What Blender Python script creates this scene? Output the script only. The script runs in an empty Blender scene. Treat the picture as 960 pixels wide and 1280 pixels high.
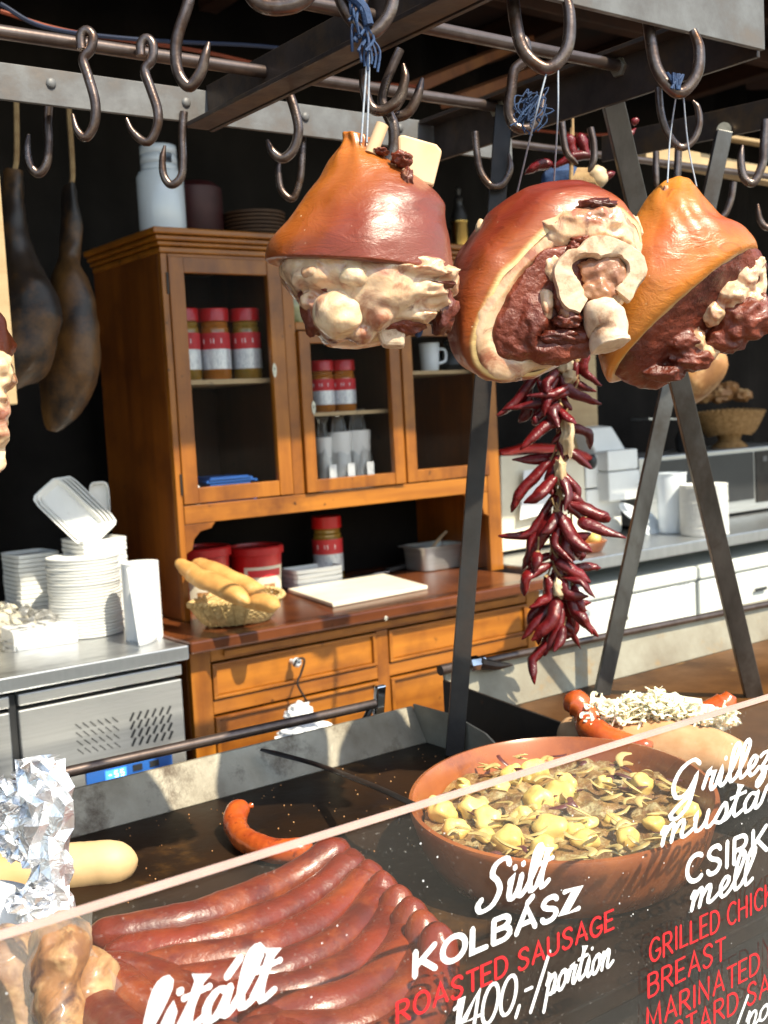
import bpy, bmesh, math, random
import numpy as np
from mathutils import Vector, Matrix, noise
random.seed(7); rng = np.random.default_rng(7)
sc = bpy.context.scene
col = sc.collection
# ------------------------------------------------------------------ camera
F = 1446.0; EYE = 1.5
_X = np.array([1950., 225., -F]); _X /= np.linalg.norm(_X)
_Y = np.array([-1080., 65., -F]); _Y -= _X * _X.dot(_Y); _Y /= np.linalg.norm(_Y)
_Z = np.cross(_X, _Y)
R = np.stack([_X, _Y, _Z])
cd = bpy.data.cameras.new('camera'); cam = bpy.data.objects.new('camera', cd); col.objects.link(cam)
m4 = Matrix([list(R[0]) + [0], list(R[1]) + [0], list(R[2]) + [EYE], [0, 0, 0, 1]])
cam.matrix_world = m4
cd.sensor_fit = 'VERTICAL'; cd.sensor_height = 36; cd.lens = F / 1280 * 36
cd.clip_start = .05; cd.clip_end = 500
cd.dof.use_dof = True; cd.dof.focus_distance = 1.35; cd.dof.aperture_fstop = 9
sc.camera = cam
# ------------------------------------------------------------------ light
w = bpy.data.worlds.new('World'); sc.world = w; w.use_nodes = True
SUN_DIR = Vector((.10, -.72, .92)).normalized()     # towards the sun
el = math.asin(SUN_DIR.z); az = math.atan2(SUN_DIR.x, SUN_DIR.y)
nt = w.node_tree; sky = nt.nodes.new('ShaderNodeTexSky'); sky.sky_type = 'NISHITA'; sky.sun_disc = False
sky.sun_elevation = el; sky.sun_rotation = az
nt.links.new(sky.outputs[0], nt.nodes['Background'].inputs[0]); nt.nodes['Background'].inputs[1].default_value = .15
sd = bpy.data.lights.new('sun', 'SUN'); sd.energy = 4.1; sd.angle = math.radians(.6); sd.color = (1, .94, .84)
so = bpy.data.objects.new('sun', sd); col.objects.link(so)
so.rotation_euler = SUN_DIR.to_track_quat('Z', 'Y').to_euler()
vs = sc.view_settings; vs.view_transform = 'Standard'; vs.look = 'None'; vs.gamma = 1; vs.exposure = 1.0; vs.use_white_balance = True; vs.white_balance_temperature = 7100; vs.white_balance_tint = 4
sc.cycles.max_bounces = 8; sc.cycles.transparent_max_bounces = 12; sc.cycles.use_denoising = True

# ------------------------------------------------------------------ points
def ray(u, v): return R @ np.array([u - 480., 640. - v, -F])
E0 = np.array([0, 0, EYE])
def PD(u, v, d): return Vector(ray(u, v) * (d / F) + E0)
def PX(u, v, x):
    r = ray(u, v); return Vector(r * (x / r[0]) + E0)
def PY(u, v, y):
    r = ray(u, v); return Vector(r * (y / r[1]) + E0)
def PZ(u, v, z):
    r = ray(u, v); return Vector(r * ((z - EYE) / r[2]) + E0)
def DEP(p): return -float((R.T @ (np.array(p) - E0))[2])
CR = Vector(R[:, 0]); CU = Vector(R[:, 1]); CT = Vector(R[:, 2])   # right, up, towards the viewer

# ------------------------------------------------------------------ materials
def nodes(name):
    m = bpy.data.materials.new(name); m.use_nodes = True
    t = m.node_tree; return m, t, t.nodes['Principled BSDF']
def mk(t, typ, **k):
    n = t.nodes.new(typ)
    for a, b in k.items():
        if a.startswith('i_'): n.inputs[a[2:].replace('_', ' ')].default_value = b
        else: setattr(n, a, b)
    return n
def noise_fac(t, scale, stretch=(1, 1, 1), detail=6, lo=.35, hi=.65, rough=.6, dist=0):
    tc = mk(t, 'ShaderNodeTexCoord'); mp = mk(t, 'ShaderNodeMapping'); mp.inputs['Scale'].default_value = stretch
    oi = mk(t, 'ShaderNodeObjectInfo'); ad = mk(t, 'ShaderNodeVectorMath', operation='ADD')
    sm = mk(t, 'ShaderNodeMath', operation='MULTIPLY'); sm.inputs[1].default_value = 17
    t.links.new(oi.outputs['Random'], sm.inputs[0])
    t.links.new(tc.outputs['Object'], ad.inputs[0]); t.links.new(sm.outputs[0], ad.inputs[1])
    n = mk(t, 'ShaderNodeTexNoise'); n.inputs['Scale'].default_value = scale; n.inputs['Detail'].default_value = detail
    n.inputs['Roughness'].default_value = rough; n.inputs['Distortion'].default_value = dist
    t.links.new(ad.outputs[0], mp.inputs[0]); t.links.new(mp.outputs[0], n.inputs['Vector'])
    r = mk(t, 'ShaderNodeMapRange'); r.inputs[1].default_value = lo; r.inputs[2].default_value = hi
    t.links.new(n.outputs['Fac'], r.inputs[0]); return r.outputs[0], n.outputs['Fac'], mp
def mix(t, fac, a, b):
    m = mk(t, 'ShaderNodeMix', data_type='RGBA')
    if isinstance(fac, (int, float)): m.inputs[0].default_value = fac
    else: t.links.new(fac, m.inputs[0])
    for i, c in ((6, a), (7, b)):
        if isinstance(c, tuple): m.inputs[i].default_value = (*c, 1)
        else: t.links.new(c, m.inputs[i])
    return m.outputs[2]
def bump(t, b, h, strength, dist=.002, prev=None):
    n = mk(t, 'ShaderNodeBump'); n.inputs['Strength'].default_value = strength; n.inputs['Distance'].default_value = dist
    t.links.new(h, n.inputs['Height'])
    if prev: t.links.new(prev, n.inputs['Normal'])
    t.links.new(n.outputs[0], b.inputs['Normal']); return n.outputs[0]
def pm(name, c1, c2=None, scale=8, stretch=(1, 1, 1), rough=.5, rough2=None, metal=0, bp=.0, bscale=60, bstretch=None, bdist=.002,
       lo=.35, hi=.65, coat=0, sss=0, spec=.5, dirt=None, dscale=4, dlo=.5, dhi=.7, alpha=None):
    m, t, b = nodes(name)
    fac, raw, _ = noise_fac(t, scale, stretch, lo=lo, hi=hi)
    c = mix(t, fac, c1, c2 or tuple(x * .8 for x in c1))
    if dirt:
        f2, _, _ = noise_fac(t, dscale, (1, 1, 1), lo=dlo, hi=dhi, detail=9, rough=.7)
        c = mix(t, f2, c, dirt)
    t.links.new(c, b.inputs['Base Color'])
    b.inputs['Metallic'].default_value = metal; b.inputs['Specular IOR Level'].default_value = spec
    b.inputs['Coat Weight'].default_value = coat; b.inputs['Coat Roughness'].default_value = .15
    if sss:
        b.inputs['Subsurface Weight'].default_value = sss; b.inputs['Subsurface Radius'].default_value = (.02, .008, .004); b.inputs['Subsurface Scale'].default_value = .4
    mr = mk(t, 'ShaderNodeMapRange'); mr.inputs[3].default_value = rough; mr.inputs[4].default_value = rough2 if rough2 is not None else min(1, rough * 1.3)
    t.links.new(fac, mr.inputs[0]); t.links.new(mr.outputs[0], b.inputs['Roughness'])
    if bp:
        _, h, _ = noise_fac(t, bscale, bstretch or stretch); bump(t, b, h, bp, bdist)
    if alpha is not None: b.inputs['Alpha'].default_value = alpha
    return m
def wood(name, axis, c1, c2, c3, rough=.35, s=1.):
    st = [22 * s, 22 * s, 22 * s]; st[axis] = 1.6 * s
    m, t, b = nodes(name)
    fac, raw, _ = noise_fac(t, 1.0, tuple(st), lo=.3, hi=.7, detail=8)
    c = mix(t, fac, c1, c2)
    f2, _, _ = noise_fac(t, 4.5, (1, 1, 1), lo=.45, hi=.75, detail=7)
    c = mix(t, f2, c, c3)
    f3, _, _ = noise_fac(t, 30, (1, 1, 1), lo=.68, hi=.75, detail=3)
    c = mix(t, f3, c, tuple(x * .35 for x in c3))
    t.links.new(c, b.inputs['Base Color']); b.inputs['Roughness'].default_value = rough
    bump(t, b, raw, .25, .002); return m
M = {}
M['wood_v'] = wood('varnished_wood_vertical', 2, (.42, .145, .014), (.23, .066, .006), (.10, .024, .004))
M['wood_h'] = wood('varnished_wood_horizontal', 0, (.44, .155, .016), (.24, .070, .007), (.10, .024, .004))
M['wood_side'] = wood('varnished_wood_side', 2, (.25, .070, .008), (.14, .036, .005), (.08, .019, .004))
M['wood_top'] = wood('worn_red_brown_wood', 0, (.17, .05, .016), (.09, .024, .008), (.05, .014, .006), .25)
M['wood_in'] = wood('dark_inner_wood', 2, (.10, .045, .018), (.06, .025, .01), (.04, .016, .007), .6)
M['wood_pale'] = wood('pale_planed_wood', 0, (.55, .40, .22), (.42, .28, .14), (.35, .22, .11), .6)
M['wood_dark'] = wood('dark_rafter_wood', 1, (.06, .022, .009), (.03, .012, .006), (.09, .03, .01), .7)
M['wood_brace'] = wood('red_brown_brace_wood', 1, (.20, .06, .015), (.12, .035, .01), (.25, .09, .02), .6)
M['black'] = pm('black_cloth', (.006, .005, .005), (.012, .01, .009), 3, rough=.95, spec=.1)
M['curtain'] = pm('black_curtain_cloth', (.014, .012, .011), (.024, .020, .018), 3, rough=.95, spec=.1)
M['roof'] = pm('dark_roof_boards', (.012, .007, .005), (.05, .016, .008), 3, rough=.9, dirt=(.16, .05, .012), dscale=1.6, dlo=.58, dhi=.66)
M['ground'] = pm('grey_paving', (.16, .15, .14), (.10, .095, .09), 2, rough=.9, bp=.3)
M['galv'] = pm('galvanised_steel', (.18, .175, .17), (.11, .105, .105), 20, rough=.5, metal=.35, bp=.25, bscale=90, dirt=(.16, .13, .11), dscale=10, dlo=.52, dhi=.75)
M['brownsteel'] = pm('brown_oxidised_steel', (.085, .062, .052), (.045, .032, .027), 14, rough=.4, metal=.5, bp=.3, bscale=70, dirt=(.12, .07, .035), dscale=9)
M['darksteel'] = pm('dark_grey_steel', (.045, .04, .037), (.028, .024, .022), 14, rough=.38, metal=.65, bp=.2, bscale=80, dirt=(.05, .035, .028), dscale=8)
M['leg'] = pm('grey_mill_steel', (.13, .125, .12), (.06, .055, .05), 18, (1, 1, .3), rough=.34, metal=.7, bp=.2, bscale=80, dirt=(.06, .045, .035), dscale=7)
M['hook'] = pm('tarnished_hook_steel', (.22, .17, .15), (.10, .07, .06), 40, rough=.26, metal=.85, bp=.3, bscale=120, dirt=(.10, .045, .02), dscale=30)
M['rod'] = pm('brown_grey_rod_steel', (.20, .15, .13), (.11, .08, .07), 20, rough=.3, metal=.8, bp=.15)
M['bolt'] = pm('zinc_bolt', (.6, .57, .48), (.4, .37, .3), 60, rough=.35, metal=.8)
M['inox'] = pm('brushed_stainless', (.62, .61, .59), (.5, .49, .47), 3, (1, 1, 30), rough=.33, metal=.85, bp=.05, bscale=5, bstretch=(1, 1, 90))
M['inox_top'] = pm('scratched_stainless_top', (.55, .56, .57), (.42, .43, .44), 6, (4, 30, 1), rough=.28, metal=.85, bp=.06, bscale=40)
M['chrome'] = pm('bright_chrome', (.8, .8, .82), (.6, .6, .62), 20, rough=.12, metal=1)
M['bsplash'] = pm('baked_on_steel_splash', (.36, .325, .25), (.18, .145, .10), 5, rough=.4, rough2=.7, metal=.25, bp=.5, bscale=150, dirt=(.07, .045, .025), dscale=11, dlo=.50, dhi=.66)
M['bsplash_clean'] = pm('pale_steel_splash', (.34, .31, .24), (.22, .185, .135), 8, rough=.4, metal=.25, bp=.3, bscale=100, dirt=(.30, .2, .1), dscale=13, dlo=.56, dhi=.7)
M['griddle'] = pm('greasy_griddle_plate', (.010, .006, .004), (.028, .013, .006), 5, rough=.30, rough2=.55, metal=.0, bp=.5, bscale=55, bdist=.001, spec=.12, dirt=(.11, .05, .013), dscale=4, dlo=.56, dhi=.72)
M['griddle_b'] = pm('oily_brown_griddle_plate', (.14, .055, .013), (.04, .016, .006), 3.5, rough=.28, rough2=.5, bp=.4, bscale=50, bdist=.001, spec=.2, dirt=(.34, .19, .06), dscale=6, dlo=.6, dhi=.75)
M['blacksteel'] = pm('black_burnt_steel', (.012, .010, .009), (.03, .02, .014), 12, rough=.45, metal=.2, bp=.3, dirt=(.12, .04, .012), dscale=20, dlo=.62, dhi=.7)
M['foam'] = pm('white_foam', (.80, .79, .76), (.76, .75, .72), 10, rough=.6, bp=.05, bscale=200)
M['paper'] = pm('white_paper', (.80, .80, .80), (.74, .74, .75), 8, rough=.85, bp=.12, bscale=150)
M['cream'] = pm('cream_paper', (.72, .66, .52), (.62, .56, .43), 8, rough=.8)
M['enamel'] = pm('white_enamel', (.78, .82, .86), (.70, .74, .78), 5, rough=.2, coat=.6)
M['freezer'] = pm('white_freezer_shell', (.72, .73, .68), (.64, .65, .61), 3, rough=.4)
M['dark'] = pm('black_plastic', (.02, .02, .022), (.03, .03, .03), 10, rough=.35)
M['redlid'] = pm('red_plastic', (.55, .012, .015), (.42, .01, .012), 10, rough=.32, coat=.3)
M['redlabel'] = pm('red_paper_label', (.6, .03, .035), (.5, .02, .03), 10, rough=.5)
M['jar_yellow'] = pm('olive_oil_jar', (.20, .13, .02), (.30, .16, .03), 20, rough=.15, coat=.8)
M['jar_orange'] = pm('orange_relish_jar', (.42, .14, .02), (.28, .10, .02), 30, rough=.15, coat=.8)
M['pickle'] = pm('pickle_jar', (.20, .20, .06), (.42, .38, .2), 45, rough=.15, coat=.8)
M['label'] = pm('silver_label', (.75, .76, .78), (.3, .33, .4), 60, (12, 12, 1), rough=.3, metal=.3, lo=.5, hi=.62)
M['wicker'] = pm('straw_wicker', (.62, .44, .20), (.40, .26, .10), 60, rough=.7, bp=.4, bscale=150)
M['wicker_b'] = pm('brown_wicker', (.34, .19, .07), (.20, .10, .03), 60, rough=.7, bp=.4)
M['bread'] = pm('golden_bread_crust', (.60, .33, .10), (.42, .18, .045), 11, rough=.6, bp=.35, bscale=45, sss=.05, dirt=(.72, .50, .24), dscale=14, dlo=.55, dhi=.75)
M['bread_pale'] = pm('pale_baguette_crust', (.62, .42, .22), (.52, .31, .13), 6, rough=.55, bp=.2, bscale=35, dirt=(.68, .46, .20), dscale=10, dlo=.55, dhi=.75)
M['bread_brown'] = pm('brown_loaf_crust', (.42, .20, .07), (.24, .10, .035), 12, rough=.5, bp=.4, bscale=40, dirt=(.6, .36, .16), dscale=16)
M['bun'] = pm('split_roll_crumb', (.55, .34, .18), (.42, .21, .09), 14, rough=.7, bp=.5, bscale=60, dirt=(.5, .28, .14), dscale=22, dlo=.55, dhi=.7)
M['clay'] = pm('glazed_terracotta', (.40, .13, .042), (.30, .085, .028), 9, rough=.24, bp=.12, bscale=30, coat=.35, dirt=(.2, .06, .03), dscale=12)
M['potato'] = pm('boiled_potato', (.78, .60, .22), (.70, .47, .12), 18, rough=.35, bp=.25, bscale=60, sss=.1, dirt=(.50, .30, .10), dscale=18, dlo=.55, dhi=.7)
M['onion'] = pm('soft_onion', (.58, .46, .20), (.42, .30, .11), 30, rough=.3, bp=.2, sss=.1)
M['redonion'] = pm('red_onion', (.13, .04, .04), (.08, .025, .025), 30, rough=.3, bp=.2)
M['stew'] = pm('stewed_onions_in_fat', (.32, .19, .07), (.16, .08, .04), 40, rough=.2, bp=.9, bscale=90, bdist=.006, dirt=(.44, .37, .20), dscale=30, dlo=.5, dhi=.6)
M['cheese'] = pm('shredded_white_cabbage', (.92, .88, .70), (.88, .80, .56), 50, rough=.5, bp=.3, sss=.15)
M['sausage'] = pm('roasted_sausage_skin', (.22, .028, .009), (.095, .011, .005), 12, rough=.22, rough2=.38, bp=.7, bscale=110, bdist=.0016, coat=.35, dirt=(.30, .065, .016), dscale=10, dlo=.50, dhi=.70)
M['sausage_b'] = pm('bright_grilled_sausage_skin', (.50, .10, .018), (.34, .05, .014), 25, rough=.2, bp=.35, bscale=110, coat=.4, dirt=(.13, .02, .01), dscale=40, dlo=.58, dhi=.68)
M['chili'] = pm('dried_chili_skin', (.17, .009, .010), (.07, .005, .007), 14, rough=.2, rough2=.36, bp=.9, bscale=40, bdist=.005, coat=.15, dirt=(.30, .03, .02), dscale=20, dlo=.6, dhi=.75)
M['stalk'] = pm('dry_stalk', (.40, .26, .12), (.26, .15, .07), 40, rough=.8)
M['garlic'] = pm('garlic_skin', (.66, .52, .34), (.5, .35, .2), 20, rough=.4, sss=.1)
M['cord'] = pm('grey_blue_cord', (.22, .26, .34), (.35, .36, .38), 300, rough=.8)
M['bluecord'] = pm('blue_nylon_cord', (.010, .028, .085), (.03, .065, .15), 120, rough=.7, bp=.5, bscale=300)
M['oldham'] = pm('dry_cured_ham_rind', (.035, .02, .011), (.014, .009, .007), 6, rough=.4, bp=.5, bscale=25, dirt=(.16, .07, .018), dscale=4, dlo=.46, dhi=.62)
M['maroon'] = pm('dark_maroon_enamel', (.06, .008, .008), (.03, .005, .005), 8, rough=.5)
M['brass'] = pm('polished_brass', (.55, .36, .12), (.4, .24, .07), 8, rough=.2, metal=1)
M['blue'] = pm('blue_panel_plastic', (.02, .12, .42), (.02, .10, .36), 10, rough=.4)
M['redcloth'] = pm('red_plastic_bag', (.5, .02, .015), (.35, .012, .01), 8, rough=.3, bp=.6, bscale=15, bdist=.01)
M['board'] = pm('white_cutting_board', (.74, .68, .56), (.64, .57, .45), 5, rough=.5, bp=.1, dirt=(.55, .42, .26), dscale=9, dlo=.58, dhi=.75)
M['bone'] = pm('cut_bone', (.72, .56, .42), (.62, .42, .27), 24, rough=.4, sss=.12, bp=.5, bscale=70, bdist=.003, dirt=(.26, .11, .06), dscale=24, dlo=.55, dhi=.70)
M['peg'] = pm('pale_peg', (.74, .52, .32), (.68, .44, .25), 20, rough=.6)
def fatmat(name, c1, c2, c3, c4):
    m, t, b = nodes(name)
    f1, r1, _ = noise_fac(t, 16, lo=.35, hi=.65, detail=5); f2, _, _ = noise_fac(t, 24, lo=.48, hi=.64, detail=8, dist=.8); f3, _, _ = noise_fac(t, 11, lo=.56, hi=.65, detail=9, dist=1.2)
    c = mix(t, f1, c1, c2); c = mix(t, f2, c, c3); c = mix(t, f3, c, c4); t.links.new(c, b.inputs['Base Color'])
    b.inputs['Roughness'].default_value = .22; b.inputs['Coat Weight'].default_value = .5; b.inputs['Coat Roughness'].default_value = .12
    b.inputs['Subsurface Weight'].default_value = .25; b.inputs['Subsurface Radius'].default_value = (.02, .009, .005); b.inputs['Subsurface Scale'].default_value = .5
    p = bump(t, b, r1, .5, .006); _, h, _ = noise_fac(t, 90, detail=4); bump(t, b, h, .35, .002, p); return m
M['fat'] = fatmat('wet_ham_fat', (.74, .53, .36), (.64, .38, .20), (.36, .13, .07), (.13, .035, .024))
M['fat_pale'] = fatmat('pale_joint_fat', (.80, .62, .42), (.72, .47, .26), (.55, .28, .15), (.30, .11, .07)) or pm('pale_ham_fat', (.76, .58, .35), (.68, .40, .18), 22, rough=.22, coat=.3, sss=.2, bp=.5, bscale=50, bdist=.003, dirt=(.45, .22, .11), dscale=22, dlo=.56, dhi=.70)
M['meat'] = pm('dark_cured_meat', (.070, .011, .006), (.20, .034, .012), 14, (1, 1, 1), rough=.3, rough2=.5, bp=.9, bscale=40, bdist=.008, coat=.12, dirt=(.42, .20, .11), dscale=24, dlo=.60, dhi=.76)
M['meat_tan'] = pm('tan_cooked_meat', (.42, .20, .10), (.20, .07, .04), 24, rough=.3, bp=.6, bscale=60, bdist=.004, coat=.2, dirt=(.60, .42, .28), dscale=26, dlo=.58, dhi=.72)
M['crust'] = fatmat('roasted_meat_crust', (.34, .16, .06), (.20, .08, .03), (.50, .30, .14), (.07, .025, .015))
_c = M['crust'].node_tree.nodes['Principled BSDF']; _c.inputs['Coat Weight'].default_value = .08; _c.inputs['Roughness'].default_value = .55
M['cable_r'] = pm('orange_cable', (.22, .035, .008), rough=.5)
M['cable_b'] = pm('blue_cable', (.012, .02, .05), rough=.5)
M['white_paint'] = pm('white_lettering_paint', (.85, .85, .86), (.8, .8, .82), 50, rough=.6)
M['red_paint'] = pm('red_lettering_paint', (.70, .012, .02), (.60, .01, .015), 50, rough=.6)
def foilmat():
    m, t, b = nodes('crumpled_aluminium_foil'); b.inputs['Base Color'].default_value = (.88, .88, .90, 1)
    b.inputs['Metallic'].default_value = .85; b.inputs['Roughness'].default_value = .36
    tc = mk(t, 'ShaderNodeTexCoord'); v = mk(t, 'ShaderNodeTexVoronoi', feature='SMOOTH_F1'); v.inputs['Scale'].default_value = 85
    n_ = mk(t, 'ShaderNodeTexNoise'); n_.inputs['Scale'].default_value = 30; t.links.new(tc.outputs['Object'], n_.inputs['Vector']); t.links.new(n_.outputs['Color'], v.inputs['Vector'])
    _, h, _ = noise_fac(t, 60, detail=2, dist=1.5); bump(t, b, h, .6, .004); return m
M['foil'] = foilmat()
def skinmat(name, amber, red, mauve):
    m, t, b = nodes(name)
    at = mk(t, 'ShaderNodeAttribute', attribute_name='tone')
    sp = mk(t, 'ShaderNodeSeparateColor'); t.links.new(at.outputs['Color'], sp.inputs[0])
    f1, r1, _ = noise_fac(t, 7, (1, 1, 1), lo=.2, hi=.8, detail=5)
    ad = mk(t, 'ShaderNodeMath', operation='ADD'); t.links.new(sp.outputs[0], ad.inputs[0])
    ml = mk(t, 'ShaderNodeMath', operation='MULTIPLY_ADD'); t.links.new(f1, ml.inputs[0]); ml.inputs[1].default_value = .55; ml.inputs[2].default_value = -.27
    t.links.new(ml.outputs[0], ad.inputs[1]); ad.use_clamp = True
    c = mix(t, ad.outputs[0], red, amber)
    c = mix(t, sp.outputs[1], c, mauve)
    fw, rw, _ = noise_fac(t, 26, (1, 1, 2.2), lo=.60, hi=.85, detail=8, dist=1.0)
    c = mix(t, fw, c, tuple(x * .4 for x in red))
    fs, _, _ = noise_fac(t, 160, (1, 1, 1), lo=.73, hi=.78, detail=2)
    c = mix(t, fs, c, (.75, .55, .35))
    c = mix(t, sp.outputs[2], c, (.72, .50, .22))
    t.links.new(c, b.inputs['Base Color']); b.inputs['Roughness'].default_value = .3
    b.inputs['Coat Weight'].default_value = .3; b.inputs['Coat Roughness'].default_value = .3
    b.inputs['Subsurface Weight'].default_value = .12; b.inputs['Subsurface Radius'].default_value = (.02, .006, .003); b.inputs['Subsurface Scale'].default_value = .4
    p = bump(t, b, rw, .55, .004)
    _, h, _ = noise_fac(t, 260, (1, 1, 2)); bump(t, b, h, .25, .001, p)
    return m
M['skin_a'] = skinmat('smoked_pork_skin_brown', (.50, .15, .016), (.20, .032, .008), (.17, .044, .026))
M['skin_b'] = skinmat('smoked_pork_skin_red', (.50, .15, .02), (.20, .024, .010), (.085, .014, .010))
M['skin_c'] = skinmat('smoked_pork_skin_orange', (.66, .25, .025), (.40, .075, .008), (.60, .30, .08))
def plastic(name, tint, tr, dif=.06, rough=.05, ior=1.16):
    m = bpy.data.materials.new(name); m.use_nodes = True; t = m.node_tree; t.nodes.clear()
    o = mk(t, 'ShaderNodeOutputMaterial'); a = mk(t, 'ShaderNodeBsdfTransparent'); a.inputs[0].default_value = (*tint, 1)
    g = mk(t, 'ShaderNodeBsdfGlossy'); g.inputs['Roughness'].default_value = rough
    d = mk(t, 'ShaderNodeBsdfDiffuse'); d.inputs[0].default_value = (.8, .76, .7, 1)
    fr = mk(t, 'ShaderNodeFresnel'); fr.inputs[0].default_value = ior
    m1 = mk(t, 'ShaderNodeMixShader'); m2 = mk(t, 'ShaderNodeMixShader')
    f, _, _ = noise_fac(t, 300, (1, 1, 1), lo=.70, hi=.76, detail=2)
    f2, _, _ = noise_fac(t, 5, (1, 1, 1), lo=.3, hi=.8, detail=6)
    mm = mk(t, 'ShaderNodeMath', operation='MULTIPLY_ADD'); t.links.new(f2, mm.inputs[0]); mm.inputs[1].default_value = dif; mm.inputs[2].default_value = dif * .5
    m3 = mk(t, 'ShaderNodeMath', operation='MULTIPLY_ADD'); t.links.new(f, m3.inputs[0]); m3.inputs[1].default_value = tr; t.links.new(mm.outputs[0], m3.inputs[2])
    t.links.new(m3.outputs[0], m1.inputs[0]); t.links.new(a.outputs[0], m1.inputs[1]); t.links.new(d.outputs[0], m1.inputs[2])
    t.links.new(fr.outputs[0], m2.inputs[0]); t.links.new(m1.outputs[0], m2.inputs[1]); t.links.new(g.outputs[0], m2.inputs[2])
    t.links.new(m2.outputs[0], o.inputs[0]); return m
M['glass'] = plastic('dusty_clear_acrylic', (.96, .955, .95), .22, .014)
M['pane'] = plastic('cabinet_glass', (.95, .95, .95), .0, .002, .05, 1.05)
M['bag'] = plastic('crinkled_clear_bag', (.96, .96, .96), .12, .10, .12, 1.4)
M['acryl_edge'] = pm('pinkish_acrylic_edge', (.60, .40, .35), (.50, .33, .29), 20, rough=.35, sss=.2)
def screen(name, c, s):
    m, t, b = nodes(name); b.inputs['Base Color'].default_value = (*c, 1); b.inputs['Emission Color'].default_value = (*c, 1); b.inputs['Emission Strength'].default_value = s; return m
M['lcd'] = screen('blue_lit_display', (.05, .25, .9), .8)
M['lcd2'] = screen('pale_display_digits', (.5, .9, 1.), 1.6)

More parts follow.
